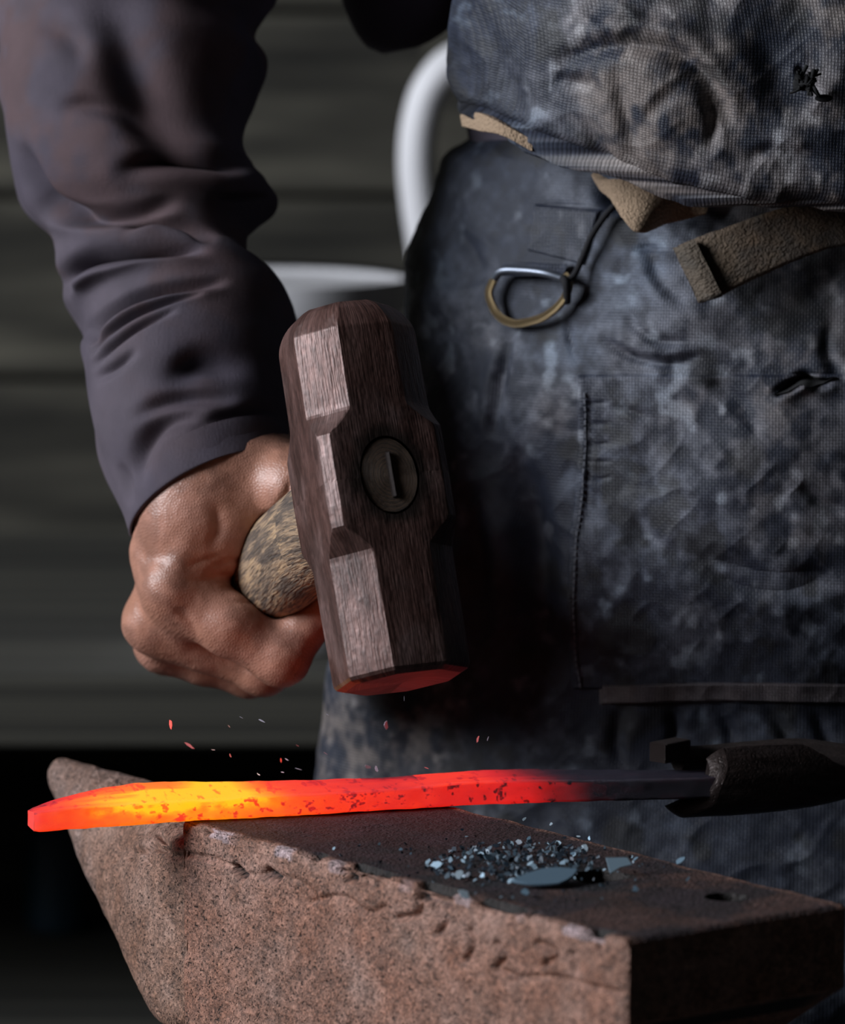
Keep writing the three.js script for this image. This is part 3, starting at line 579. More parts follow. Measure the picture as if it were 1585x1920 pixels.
// ---------------------------------------------------------------- the smith
const person = group('person');
tag(person, 'smith in dark jacket and stained canvas apron swinging a hammer, seen from hip to forearm', 'person');
const hAx = s => HE.clone().addScaledVector(HN, -s);         // the handle's axis
const zi = hAx(0.158).z;
{
  const P = (x, y, dz = 0) => onZ(x, y, zi + dz);
  const palm = [
    [P(430, 880, -0.006), 0.0125, P(324, 1106, 0), 0.0112],
    [P(385, 885, -0.018), 0.0130, P(294, 1160, -0.022), 0.0115],
    [P(340, 915, -0.032), 0.0125, P(312, 1200, -0.043), 0.0108],
    [P(338, 930, -0.045), 0.0120, P(312, 1215, -0.061), 0.0100],
    [P(470, 790, -0.056), 0.0240, P(430, 875, -0.034), 0.0225],        // wrist
    [P(445, 800, -0.044), 0.0190, P(435, 885, -0.018), 0.0185],
    [P(450, 890, -0.012), 0.0180, P(405, 1015, -0.008), 0.0165],       // first web muscle
    [P(475, 890, -0.012), 0.0165, P(440, 965, -0.004), 0.0145],
    [P(390, 920, -0.030), 0.0210, P(355, 1080, -0.036), 0.0190],       // palm mass
    [P(485, 885, -0.032), 0.0155, P(552, 912, 0.004), 0.0135],         // thumb metacarpal
    [P(500, 870, -0.040), 0.0180, P(470, 930, -0.034), 0.0150],
    [P(330, 1120, -0.006), 0.0105, P(312, 1160, -0.018), 0.0105],      // webs between the knuckles
    [P(360, 1150, -0.006), 0.0090, P(345, 1185, -0.016), 0.0090],
    [P(305, 1175, -0.026), 0.0105, P(318, 1205, -0.040), 0.0100],
    [P(356, 905, -0.008), 0.0190, P(308, 1035, -0.012), 0.0142],
    [P(400, 872, -0.014), 0.0190, P(350, 965, -0.004), 0.0160],
  ];
  const fingers = [
    [[P(328, 1110, 0), 0.0118], [P(430, 1170, 0.002), 0.0128], [P(524, 1228, 0.001), 0.0118], [P(610, 1132, 0), 0.0092], [P(578, 1030, 0), 0.0078]],
    [[P(294, 1162, -0.022), 0.0116], [P(385, 1206, -0.020), 0.0116], [P(492, 1250, -0.020), 0.0110], [P(590, 1160, -0.021), 0.0092], [P(556, 1058, -0.021), 0.008]],
    [[P(312, 1203, -0.043), 0.0108], [P(382, 1236, -0.042), 0.0104], [P(468, 1262, -0.042), 0.0098], [P(560, 1185, -0.042), 0.0088], [P(530, 1090, -0.042), 0.0076]],
    [[P(312, 1215, -0.061), 0.0098], [P(380, 1232, -0.061), 0.0088], [P(440, 1250, -0.061), 0.0086], [P(520, 1195, -0.061), 0.0078], [P(505, 1110, -0.061), 0.0068]],
    [[P(505, 892, -0.022), 0.0138], [P(556, 912, 0.004), 0.0124], [P(640, 955, 0.008), 0.0108], [P(672, 1040, 0.002), 0.009]],
  ];
  const bumps = [
    [P(316, 1098, 0.005), 0.0090], [P(281, 1168, -0.017), 0.0098], [P(300, 1208, -0.040), 0.0090], [P(530, 1234, 0.004), 0.0098], [P(497, 1256, -0.017), 0.0094],
  ];
  const tendons = [
    [P(400, 905, 0.0082), P(318, 1085, 0.0092), 0.0022], [P(362, 905, -0.013), P(275, 1140, -0.013), 0.0024], [P(480, 895, 0.000), P(545, 910, 0.014), 0.003],
  ];
  const smin = (a, b, k) => { const h = Math.max(k - Math.abs(a - b), 0) / k; return Math.min(a, b) - h * h * k * 0.25; };
  function caps(px, py, pz, a, ra, b, rb) {
    const bx = b.x - a.x, by = b.y - a.y, bz = b.z - a.z, ax = px - a.x, ay = py - a.y, az = pz - a.z;
    const t = clamp((ax * bx + ay * by + az * bz) / (bx * bx + by * by + bz * bz)), dx = ax - bx * t, dy = ay - by * t, dz = az - bz * t;
    return Math.sqrt(dx * dx + dy * dy + dz * dz) - mix(ra, rb, t);
  }
  const hA = hAx(0.10), hB = hAx(0.26);
  function field(x, y, z) {
    let d = 1;
    for (const [a, ra, b, rb] of palm) d = smin(d, caps(x, y, z, a, ra, b, rb), 0.011);
    let f = 1;
    for (const F of fingers) { let q = 1; for (let i = 0; i + 1 < F.length; i++) q = smin(q, caps(x, y, z, F[i][0], F[i][1], F[i + 1][0], F[i + 1][1]), 0.004); f = smin(f, q, 0.0016); }
    d = smin(d, f, 0.007);
    for (const [c, r] of bumps) d = smin(d, Math.hypot(x - c.x, y - c.y, z - c.z) - r, 0.006);
    for (const [a, b, r] of tendons) d = smin(d, caps(x, y, z, a, r, b, r * 0.7), 0.0055);
    // flesh stops at the handle
    const qx = x - HE.x, qy = y - HE.y, qz = z - HE.z, r = (qx * HR.x + qy * HR.y + qz * HR.z) / 0.0172, a = (qx * HA.x + qy * HA.y + qz * HA.z) / 0.0208;
    const s = -(qx * HN.x + qy * HN.y + qz * HN.z), e = (Math.hypot(r, a) - 1) * 0.018;
    if (s > 0.05 && s < 0.245) d = -smin(-d, e, 0.0022);
    return d;
  }
  function polygonize(lo, hi, cell, fn) {
    const size = Math.max(hi.x - lo.x, hi.y - lo.y, hi.z - lo.z), res = Math.ceil(size / cell), mc = new MarchingCubes(res, undefined, false, false, 400000);
    mc.isolation = 0; const half = res / 2, c = lo.clone().add(hi).multiplyScalar(0.5), k = size / 2;
    for (let z = 0; z < res; z++) for (let y = 0; y < res; y++) for (let x = 0; x < res; x++) {
      const X = c.x + (x - half) / half * k, Y = c.y + (y - half) / half * k, Z = c.z + (z - half) / half * k;
      mc.field[x + y * res + z * res * res] = X < lo.x - cell || X > hi.x + cell || Y < lo.y - cell || Y > hi.y + cell || Z < lo.z - cell || Z > hi.z + cell ? -0.05 : -fn(X, Y, Z);
    }
    mc.update();
    const n = mc.count, pos = new Float32Array(n * 3);
    for (let i = 0; i < n; i++) { pos[i * 3] = c.x + mc.positionArray[i * 3] * k; pos[i * 3 + 1] = c.y + mc.positionArray[i * 3 + 1] * k; pos[i * 3 + 2] = c.z + mc.positionArray[i * 3 + 2] * k; }
    let g = new THREE.BufferGeometry(); g.setAttribute('position', new THREE.BufferAttribute(pos, 3));
    g = mergeVertices(g, 1e-5); g.computeVertexNormals();
    return g;
  }
  const lo = V(1, 9, 9), hi = V(-9, -9, -9);
  for (const p of [...palm.flatMap(b => [[b[0], b[1]], [b[2], b[3]]]), ...fingers.flat()]) { lo.min(p[0].clone().subScalar(p[1] + 0.003)); hi.max(p[0].clone().addScalar(p[1] + 0.003)); }
  const hand = polygonize(lo, hi, 0.00135, field);
  const wr = makeCreases([
    { pts: [[395, 1065], [430, 1052], [462, 1050]], w: 5, d: 0.0016 }, { pts: [[330, 1140], [352, 1160], [372, 1190]], w: 8, d: 0.0012 },
    { pts: [[545, 895], [538, 925], [520, 950]], w: 7, d: 0.002 }, { pts: [[400, 1080], [440, 1085], [470, 1105]], w: 5, d: 0.0008 },
    { pts: [[430, 1130], [470, 1128], [500, 1140]], w: 6, d: 0.0007 }, { pts: [[400, 945], [410, 985], [395, 1030]], w: 12, d: 0.0016 },
    { pts: [[350, 1060], [390, 1050], [420, 1040]], w: 6, d: 0.0007 }, { pts: [[350, 1090], [390, 1088], [430, 1075]], w: 5, d: 0.0006 },
  ]);
  displace(hand, (p, n) => { const [a, b] = proj(p); return (n.z > 0 ? creaseAt(wr, a, b) : 0) + 0.0006 * (fbm(p.x * 130, p.y * 130, p.z * 130, 3) - 0.5) + 0.0002 * (noise3(p.x * 420, p.y * 420, p.z * 420) - 0.5); });
  const uv = []; { const p = hand.attributes.position, v = V(0, 0, 0); for (let i = 0; i < p.count; i++) { v.fromBufferAttribute(p, i).sub(HE); uv.push(v.dot(HR), v.dot(HA)); } }
  hand.setAttribute('uv', new THREE.Float32BufferAttribute(uv, 2));
  // forearm inside the sleeve
  const fa = [onZ(450, 810, zi - 0.052), 0.022, onZ(300, 300, zi - 0.108), 0.025, onZ(255, -120, zi - 0.142), 0.028];
  const arm = [];
  for (let j = 0; j <= 24; j++) { const t = j / 24, c = t < 0.5 ? fa[0].clone().lerp(fa[2], t * 2) : fa[2].clone().lerp(fa[4], t * 2 - 1), R = t < 0.5 ? mix(fa[1], fa[3], t * 2) : mix(fa[3], fa[5], t * 2 - 1), ring = []; for (let k = 0; k < 24; k++) { const a = k / 24 * Math.PI * 2; ring.push(V(c.x + R * Math.cos(a), c.y, c.z + R * 0.85 * Math.sin(a))); } arm.push(ring); }
  const ag = loft(arm);
  const body = mergeGeometries([hand, ag]);
  paint(body, p => {
    const k = fbm(p.x * 55, p.y * 55, p.z * 55, 4), f = fbm(p.x * 260, p.y * 260, p.z * 260, 3), d = sst(0.55, 0.75, fbm(p.x * 90 + 4, p.y * 90, p.z * 90, 4));
    let c = lerp3([0.36, 0.165, 0.105], [0.50, 0.25, 0.185], clamp(k * 1.5 - 0.25));
    c = lerp3(c, [0.17, 0.085, 0.062], 0.45 * d);                          // soot rubbed into the skin
    const m = 0.85 + 0.3 * f; return [c[0] * m, c[1] * m, c[2] * m];
  });
  mesh('body', body, M.skin, person);
}
// jacket: torso and sleeve
const TX = 0.195, TZ = -0.265;
const jacket = (() => {
  const rings = [];
  for (let j = 0; j <= 40; j++) { const y = mix(0.84, 1.46, j / 40), ring = [], rx = sinterp([[0.84, 0.178], [1.0, 0.172], [1.1, 0.182], [1.3, 0.195], [1.42, 0.185], [1.46, 0.12]], y), rz = sinterp([[0.84, 0.112], [1.0, 0.105], [1.2, 0.115], [1.42, 0.11], [1.46, 0.07]], y); for (let k = 0; k < 64; k++) { const a = -k / 64 * Math.PI * 2; ring.push(V(TX + rx * Math.cos(a) + 0.004 * noise3(Math.cos(a) * 3, y * 14, Math.sin(a) * 3), y, TZ + rz * Math.sin(a))); } rings.push(ring); }
  return mesh('jacket', loft(rings), M.jacketPlain, person);
})();
{
  // upper sleeve to shoulder and forearm sleeve
  const T = [
    [-25, -180, 560, -190], [-15, -60, 540, -60], [-12, 0, 522, 0], [-6, 60, 480, 62], [-1, 115, 491, 112], [3, 180, 473, 185], [10, 240, 462, 262], [22, 300, 488, 312], [38, 350, 509, 348], [58, 395, 509, 378],
    [93, 437, 484, 412], [103, 472, 468, 442], [105, 520, 480, 487], [119, 560, 521, 522], [151, 606, 541, 550], [161, 640, 547, 582], [156, 690, 546, 622], [165, 760, 543, 662], [190, 850, 542, 730], [222, 932, 543, 790], [249, 1010, 545, 856]];
  const rows = T.length - 1, col = k => T.map((r, i) => [i / rows, r[k]]), cx = [0, 1, 2, 3].map(col);
  const NV = 420, NU = 220, ring = [];
  const zA = t => sinterp([[0, zi - 0.135], [0.25, zi - 0.105], [0.6, zi - 0.076], [0.85, zi - 0.044], [1, zi - 0.016]], t);
  const base = t => { const z = zA(t), L = onZ(sinterp(cx[0], t), sinterp(cx[1], t), z), R = onZ(sinterp(cx[2], t), sinterp(cx[3], t), z); return [L.clone().add(R).multiplyScalar(0.5), R.sub(L).multiplyScalar(0.5)]; };
  const g = grid(NU, NV, (i, j) => {
    const inner = Math.max(0, j - 0.965) / 0.035, t = Math.min(j / 0.965, 1), [c, a] = base(t), [c2] = base(Math.min(1, t + 0.12)), [c1] = base(Math.max(0, t - 0.12));
    const ax = c2.clone().sub(c1).normalize(), b = ax.clone().cross(a).normalize(); if (b.z < 0) b.negate();
    const R = a.length(), th = i * Math.PI * 2, bl = R * mix(0.84, 0.92, t);
    const p = c.clone(), k = inner > 0 ? 1 - 0.028 * sst(0, 0.25, inner) : 1;
    const lift = inner > 0 ? -0.016 * Math.max(0, inner - 0.15) : 0;
    return p.addScaledVector(a, -Math.cos(th) * k).addScaledVector(b, Math.sin(th) * bl * k).addScaledVector(ax, lift + (inner > 0 ? 0.0015 * Math.sin(Math.PI * Math.min(1, inner * 4)) : 0));
  }, (i, j) => [i * 0.3, j * 0.26], true);
  const cs = makeCreases([
    { pts: [[38, 270], [62, 335], [95, 383], [145, 405], [240, 402], [330, 380]], w: 15, d: 0.0121, ridge: 0.0027 },
    { pts: [[118, 545], [128, 512], [160, 488], [215, 474], [290, 466], [385, 462]], w: 15, d: 0.0203, ridge: 0.0054, side: 1 },
    { pts: [[235, 425], [290, 413], [350, 424], [400, 446]], w: 10, d: 0.0097, ridge: 0.0027 },
    { pts: [[165, 640], [185, 606], [230, 572], [300, 545], [420, 528]], w: 10, d: 0.0121, ridge: 0.0029 },
    { pts: [[168, 662], [195, 630], [250, 592], [320, 565], [380, 552]], w: 5, d: 0.0055 },
    { pts: [[170, 688], [200, 656], [260, 612], [330, 582]], w: 6, d: 0.0051 },
    { pts: [[180, 712], [215, 690], [255, 660]], w: 9, d: 0.0043 },
    { pts: [[255, 780], [300, 757], [355, 745], [440, 748]], w: 14, d: 0.0058 },
    { pts: [[320, 705], [370, 680], [450, 690]], w: 26, d: 0.0082 },
    { pts: [[200, -20], [232, 90], [268, 180], [320, 250], [400, 290]], w: 52, d: 0.0115 },
    { pts: [[225, 320], [310, 300], [420, 304], [470, 310]], w: 22, d: 0.0101 },
    { pts: [[110, 205], [150, 195], [230, 210], [290, 240]], w: 16, d: 0.0035 },
    { pts: [[60, 30], [130, 70], [150, 120]], w: 26, d: 0.0043 },
    { pts: [[255, 905], [262, 845], [300, 797], [380, 775]], w: 17, d: 0.0078 },
    { pts: [[225, 870], [235, 905], [246, 945]], w: 9, d: 0.0031 },
    { pts: [[360, 800], [430, 780], [520, 770]], w: 14, d: 0.0043 },
    { pts: [[400, 370], [460, 372], [505, 370]], w: 7, d: 0.0039 },
  ]);
  displace(g, (p, n) => { const [a, b] = proj(p), f = sst(-0.15, 0.25, n.z); return f * creaseAt(cs, a, b) + (1 - f) * -0.003 * Math.sin(p.y * 120 + 2 * noise3(p.x * 30, p.y * 20, p.z * 30)) + 0.0022 * (fbm(p.x * 26, p.y * 26, p.z * 26, 3) - 0.5); });
  seamNormals(g, NU, NV);
  paint(g, p => {
    const k = fbm(p.x * 24, p.y * 24, p.z * 24, 4), d = fbm(p.x * 90, p.y * 90, p.z * 90, 3), q = sst(0.44, 0.64, fbm(p.x * 30 + 8, p.y * 30, p.z * 30, 4));
    let c = lerp3([0.050, 0.040, 0.060], [0.090, 0.072, 0.090], clamp(k * 1.4 - 0.2));
    c = lerp3(c, [0.085, 0.046, 0.046], 0.7 * q * (0.35 + 0.65 * sst(0.95, 1.02, p.y)));   // rusty smears on the upper sleeve
    const m = 0.82 + 0.36 * d; return [c[0] * m, c[1] * m, c[2] * m];
  });
  mesh('sleeve', g, M.jacket, jacket);
  // upper sleeve, on to the shoulder
  const us = [], [c0, a0] = base(0), sh = V(TX - 0.155, 1.40, TZ);
  for (let j = 0; j <= 30; j++) { const t = j / 30, c = c0.clone().lerp(V(c0.x - 0.02, 1.22, TZ - 0.05), Math.min(1, t * 2) * 0.9).lerp(sh, sst(0.2, 1, t)), R = mix(a0.length() * 0.99, 0.068, sst(0, 0.6, t)), r2 = []; for (let k = 0; k < 48; k++) { const q = -k / 48 * Math.PI * 2, w = 0.003 * Math.sin(t * 40 + 3 * noise3(Math.cos(q), Math.sin(q), t * 4)); r2.push(V(c.x + (R + w) * Math.cos(q), c.y, c.z + (R * 0.86 + w) * Math.sin(q))); } us.push(r2); }
  const ug = loft(us); paint(ug, p => { const d = fbm(p.x * 90, p.y * 90, p.z * 90, 3), m = 0.82 + 0.36 * d; return [0.066 * m, 0.054 * m, 0.074 * m]; });
  mesh('upper_sleeve', ug, M.jacket, jacket);
  // jacket hem bunched out at the side above the apron tie
  const hb = [], hc = onZ(770, 30, -0.29);
  for (let j = 0; j <= 40; j++) { const t = j / 40, y = mix(0.1, -0.0165, t), f = Math.sqrt(clamp(1 - Math.max(0, (t - 0.45) / 0.55) ** 2.4)), ring = []; for (let k = 0; k < 48; k++) { const a = -k / 48 * Math.PI * 2; ring.push(V(hc.x + 0.012 * Math.max(f, 0.02) + 0.033 * Math.max(f, 0.02) * Math.cos(a) * (1 + 0.12 * noise3(Math.cos(a), Math.sin(a), t * 3)) - 0.012, hc.y + y, hc.z + 0.045 * Math.max(f, 0.02) * Math.sin(a))); } hb.push(ring); }
  mesh('hem', loft(hb.reverse()), M.jacketPlain, jacket);
}
// trousers and boots
{
  const parts = [];
  for (const s of [-1, 1]) {
    const rings = [];
    for (let j = 0; j <= 40; j++) { const y = mix(0.06, 0.95, j / 40), ring = [], c = V(TX + s * mix(0.125, 0.075, j / 40) + (s < 0 ? -0.025 : 0) * (1 - j / 40), y, TZ + 0.005), R = sinterp([[0.06, 0.068], [0.4, 0.075], [0.7, 0.088], [0.95, 0.10]], y); for (let k = 0; k < 40; k++) { const a = -k / 40 * Math.PI * 2; ring.push(V(c.x + R * Math.cos(a) + 0.006 * noise3(a * 2, y * 16, s), y, c.z + R * 0.95 * Math.sin(a) + 0.006 * noise3(a * 2, y * 13, s + 4))); } rings.push(ring); }
    parts.push(loft(rings));
  }
  mesh('trousers', mergeGeometries(parts), M.trousers, person);
  for (const s of [-1, 1]) {
    const br = []; for (let j = 0; j <= 12; j++) { const t = j / 12, y = mix(0, 0.13, t), ln = mix(0.11, 0.075, sst(0.2, 0.7, t)), ring = []; for (let k = 0; k < 32; k++) { const a = -k / 32 * Math.PI * 2, zz = Math.sin(a); ring.push(V(TX + s * 0.125 + (s < 0 ? -0.025 : 0) + 0.052 * Math.cos(a), y, TZ + (zz > 0 ? ln * zz : 0.09 * zz))); } br.push(ring); }
    mesh('boot', loft(br), M.boot, person);
  }
}
// ---------------------------------------------------------------- apron
const XC = 1660;
const leftTab = [[150, 935], [235, 915], [262, 872], [290, 836], [330, 818], [380, 800], [430, 783], [480, 768], [560, 764], [700, 745], [900, 705], [1100, 655], [1300, 609], [1400, 597], [1460, 590], [1700, 566], [2300, 540]];
const zFront = py => sinterp([[150, -0.150], [400, -0.138], [700, -0.128], [1000, -0.126], [1400, -0.132], [2300, -0.138]], py);
const DEP = 0.125;
const skirtPt = (phi, py) => { const a = XC - sinterp(leftTab, py), px = XC - a * Math.sin(Math.min(phi, Math.PI / 2)); const z = zFront(py) - DEP * (1 - Math.cos(phi)); const p = onZ(px, py, z); if (phi > Math.PI / 2) p.x += 0.05 * (1 - Math.sin(phi)); return p; };
const canvasColor = (p, o = {}) => {
  const x = p.x, y = p.y, z = p.z;
  const big = fbm(x * 14 + 3, y * 14, z * 6, 3), mid = fbm(x * 75, y * 70, z * 40, 4), fine = fbm(x * 260, y * 230, z * 160, 3), pat = fbm(x * 130 + 11, y * 110, z * 60, 3), sp = noise3(x * 170, y * 170, z * 80);
  let c = lerp3([0.013, 0.019, 0.040], [0.026, 0.034, 0.062], clamp(big * 1.6 - 0.3));
  const dustTone = o.dustTone ?? 0.5, brown = o.brown ?? 0.3, br = clamp(brown + 0.9 * (fbm(x * 35, y * 35, z * 12 + 6, 2) - 0.5));
  const worn = sst(0.42, 0.68, mid * 0.45 + pat * 0.3 + fine * 0.25 + 0.12 * (dustTone - 0.5));
  c = lerp3(c, lerp3([0.15, 0.185, 0.26], [0.25, 0.21, 0.195], br), worn * dustTone);
  c = lerp3(c, lerp3([0.34, 0.42, 0.54], [0.42, 0.37, 0.35], br), sst(0.62, 0.78, sp * 0.45 + pat * 0.55) * dustTone);
  c = lerp3(c, [0.012, 0.012, 0.014], sst(0.54, 0.70, fbm(x * 60 + 20, y * 55, z * 20, 4)) * 0.75);      // soot and grease
  const m = 0.7 + 0.6 * fine; return [c[0] * m, c[1] * m, c[2] * m];
};
const dustHazeShadeAt = (a, b) => {   // pale scuffs, with haze at lower left and shade in the dip painted in
  let d = 0.42 - 0.2 * sst(1080, 900, a) * sst(620, 480, b) + 0.5 * sst(900, 1300, a) * sst(1300, 1000, b) + 0.5 * sst(1220, 1340, b) * sst(960, 680, a);  // last term: pale haze at the lower left, painted into the cloth
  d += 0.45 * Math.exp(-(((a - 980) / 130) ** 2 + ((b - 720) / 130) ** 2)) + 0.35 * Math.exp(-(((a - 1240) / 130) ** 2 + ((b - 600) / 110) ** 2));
  d -= 0.4 * Math.exp(-(((a - 960) / 110) ** 2 + ((b - 1050) / 200) ** 2));  // shade of arm and hammer painted in as less pale cloth
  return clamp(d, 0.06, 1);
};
const brownAt = (a, b) => clamp(0.15 + 0.55 * sst(1150, 1500, a) * sst(1300, 700, b) + 0.85 * sst(1200, 1330, b) * sst(1000, 700, a));  // last term: brown stains plus greying for the painted haze
let apron;
const clothNoise = p => 0.0050 * (fbm(p.x * 26, p.y * 22, p.z * 10, 2) - 0.5) + 0.0022 * (fbm(p.x * 75, p.y * 65, p.z * 40, 3) - 0.5) + 0.0014 * wrinkle(p);
{
  const NU = 520, NV = 620, P0 = 170, P1 = 2120, PH0 = -1.35, PH1 = Math.PI / 2 + 0.7;
  const g = grid(NU, NV, (i, j) => skirtPt(mix(PH1, PH0, i), mix(P0, P1, j)), (i, j, p) => [mix(PH1, PH0, i) * -0.2, p.y]);
  const cs = makeCreases([
    { pts: [[1125, 345], [1150, 372], [1190, 390]], w: 20, d: 0.010 },
    { pts: [[1060, 590], [1072, 640], [1088, 690]], w: 6, d: 0.0016 },
    { pts: [[1140, 640], [1190, 668], [1260, 682], [1320, 668]], w: 9, d: 0.0034, ridge: 0.0015, side: -1 },
    { pts: [[1180, 600], [1240, 640], [1300, 640]], w: 8, d: 0.0018, ridge: 0.001 },
    { pts: [[1210, 450], [1240, 520], [1290, 570]], w: 12, d: 0.002, ridge: 0.0012 },
    { pts: [[1190, 470], [1210, 465], [1260, 472]], w: 7, d: 0.0018 },
    { pts: [[1452, 736], [1480, 722], [1510, 705], [1535, 716], [1565, 706]], w: 9, d: 0.006, ridge: 0.002 },
    { pts: [[966, 610], [952, 690], [935, 770], [925, 820]], w: 11, d: 0.0032, ridge: 0.0012 },
    { pts: [[1000, 380], [1060, 385], [1120, 392]], w: 6, d: 0.001 },
    { pts: [[830, 420], [880, 470], [900, 540]], w: 16, d: 0.0024 },
    { pts: [[1560, 600], [1550, 660], [1585, 720]], w: 12, d: 0.003 },
    { pts: [[960, 850], [985, 960], [1000, 1100], [1010, 1280]], w: 40, d: 0.012 },
    { pts: [[880, 900], [890, 1020], [900, 1150]], w: 22, d: 0.004 },
    { pts: [[1255, 1335], [1262, 1380], [1250, 1420]], w: 12, d: 0.0035 }, { pts: [[1340, 1330], [1365, 1370], [1372, 1420]], w: 11, d: 0.003 },
    { pts: [[1440, 1330], [1470, 1375], [1480, 1430]], w: 12, d: 0.0032 }, { pts: [[1530, 1330], [1545, 1380], [1570, 1420]], w: 12, d: 0.003 }, { pts: [[1160, 1330], [1150, 1390], [1160, 1440]], w: 14, d: 0.003 },
    { pts: [[690, 1290], [680, 1380], [672, 1470]], w: 12, d: 0.002 }, { pts: [[760, 1300], [770, 1380], [790, 1450]], w: 18, d: 0.002 },
  ]);
  const blobs = [[1250, 600, 110, 0.006], [1010, 740, 90, 0.004], [1460, 900, 200, 0.008], [1300, 1420, 160, -0.006], [850, 560, 60, 0.003], [1480, 480, 90, -0.004]];
  displace(g, (p, n) => {
    const [a, b] = proj(p); if (n.z < -0.1) return 0;
    let d = creaseAt(cs, a, b);
    for (const [x, y, r, h] of blobs) d += h * Math.exp(-(((a - x) / r) ** 2 + ((b - y) / r) ** 2));
    return d + clothNoise(p);
  });
  paint(g, p => { const at = proj(p); return canvasColor(p, { dustTone: dustHazeShadeAt(...at), brown: brownAt(...at) }); });
  const m2 = M.canvas; m2.side = THREE.DoubleSide;
  apron = mesh('apron', g, m2, person);

  const surf = (px, py, lift) => {      // a point just before the skirt
    const a = XC - sinterp(leftTab, py), phi = Math.asin(clamp((XC - px) / a, -1, 1)), p = skirtPt(phi, py);
    let d = creaseAt(cs, px, py); for (const [x, y, r, h] of blobs) d += h * Math.exp(-(((px - x) / r) ** 2 + ((py - y) / r) ** 2));
    d += clothNoise(p);
    const n = V(-Math.sin(phi) * 0.8, 0.0, Math.cos(phi)).normalize();
    return p.addScaledVector(n, d + lift);
  };
  // big pocket sewn on the front: a second layer with turned edges
  {
    const pc = makeCreases([
      { pts: [[1120, 720], [1112, 800], [1108, 900], [1100, 1000]], w: 5, d: 0.0010 },
      { pts: [[1290, 1030], [1380, 1075], [1470, 1090], [1585, 1060]], w: 26, d: 0.0045, ridge: 0.002 },
      { pts: [[1150, 760], [1200, 770], [1230, 790]], w: 8, d: 0.0015 }, { pts: [[1320, 700], [1400, 760], [1430, 830]], w: 16, d: 0.002 },
      { pts: [[1180, 950], [1230, 1010], [1300, 1050]], w: 14, d: 0.0016 }, { pts: [[1500, 900], [1545, 940], [1585, 950]], w: 12, d: 0.002 },
      ...[752, 790, 830, 862, 895].map(y => ({ pts: [[1108, y], [1130, y + 3], [1152, y + rr(-4, 4)]], w: 4, d: 0.0010 })),
    ]);
    const xl = sy => sinterp([[700, 1094], [760, 1094], [900, 1085], [1000, 1073], [1100, 1068], [1200, 1071], [1300, 1078]], sy);
    const NU2 = 220, NV2 = 240, pg = grid(NU2, NV2, (i, j) => {
      const py = mix(698, 1296, j), e = i < 0.02 ? i / 0.02 : 1, px = mix(xl(py), 1800, Math.max(0, i - 0.02) / 0.98), f = Math.min(1, e) * sst(0, 0.012, Math.min(j, 1 - j) + 0.0001);
      const p = surf(px, py, mix(-0.001, 0.0024, f)); p.z += f * creaseAt(pc, px, py);
      if (px < 1130) p.z += f * 0.0007 * Math.exp(-(((px - xl(py) - 9) / 5) ** 2)) * (0.6 + 0.4 * Math.sin(py * 0.9));
      return p;
    }, (i, j, p) => [p.x, p.y]);
    paint(pg, p => { const at = proj(p); return canvasColor(p, { dustTone: dustHazeShadeAt(...at), brown: brownAt(...at) }); });
    mesh('pocket', pg, M.canvas, apron);
    // stitches along the pocket's edge
    const sg = []; for (let y = 735; y < 1290; y += 13) { const a = surf(xl(y) + 15, y, 0.0031), b = surf(xl(y + 7) + 15, y + 7, 0.0031), m = a.clone().lerp(b, 0.5); const q = new THREE.CapsuleGeometry(0.0004, a.distanceTo(b), 2, 5); q.applyQuaternion(new THREE.Quaternion().setFromUnitVectors(V(0, 1, 0), b.clone().sub(a).normalize())); q.translate(m.x, m.y, m.z); sg.push(q); }
    const s2 = mesh('stitching', mergeGeometries(sg), std({ color: lin(0.16, 0.17, 0.20), roughness: 0.9 }), apron); s2.userData.kind = 'stuff';
  }
  // hem band under the pocket
  {
    const hg = grid(180, 24, (i, j) => { const px = mix(1120, 1800, i), py = mix(1279, 1320, j) + 3 * sinterp([[0, 1], [0.5, -1], [1, 2]], i), f = sst(0, 0.12, Math.min(j, 1 - j) + 0.001) * sst(0, 0.03, i); return surf(px, py, mix(0, 0.0044, f)); }, (i, j, p) => [p.x, p.y]);
    paint(hg, p => { const c = canvasColor(p, { dustTone: 0.75, brown: 0.75 }), k = fbm(p.x * 60, p.y * 60, 3, 3); return lerp3(c, [0.17, 0.13, 0.13], 0.3 + 0.5 * k); });
    mesh('pocket_hem', hg, M.canvas, apron);
  }
  // square reinforcing patch
  {
    const q = grid(60, 60, (i, j) => { const x = mix(mix(998, 985, j), mix(1132, 1098, j), i), y = mix(mix(382, 392, i), mix(470, 500, i), j), f = sst(0, 0.05, Math.min(i, 1 - i, j, 1 - j) + 0.001); return surf(x, y, mix(-0.0005, 0.0016, f)); }, (i, j, p) => [p.x, p.y]);
    paint(q, p => canvasColor(p, { dustTone: 0.35, brown: 0.35 })); mesh('patch', q, M.canvas, apron);
  }
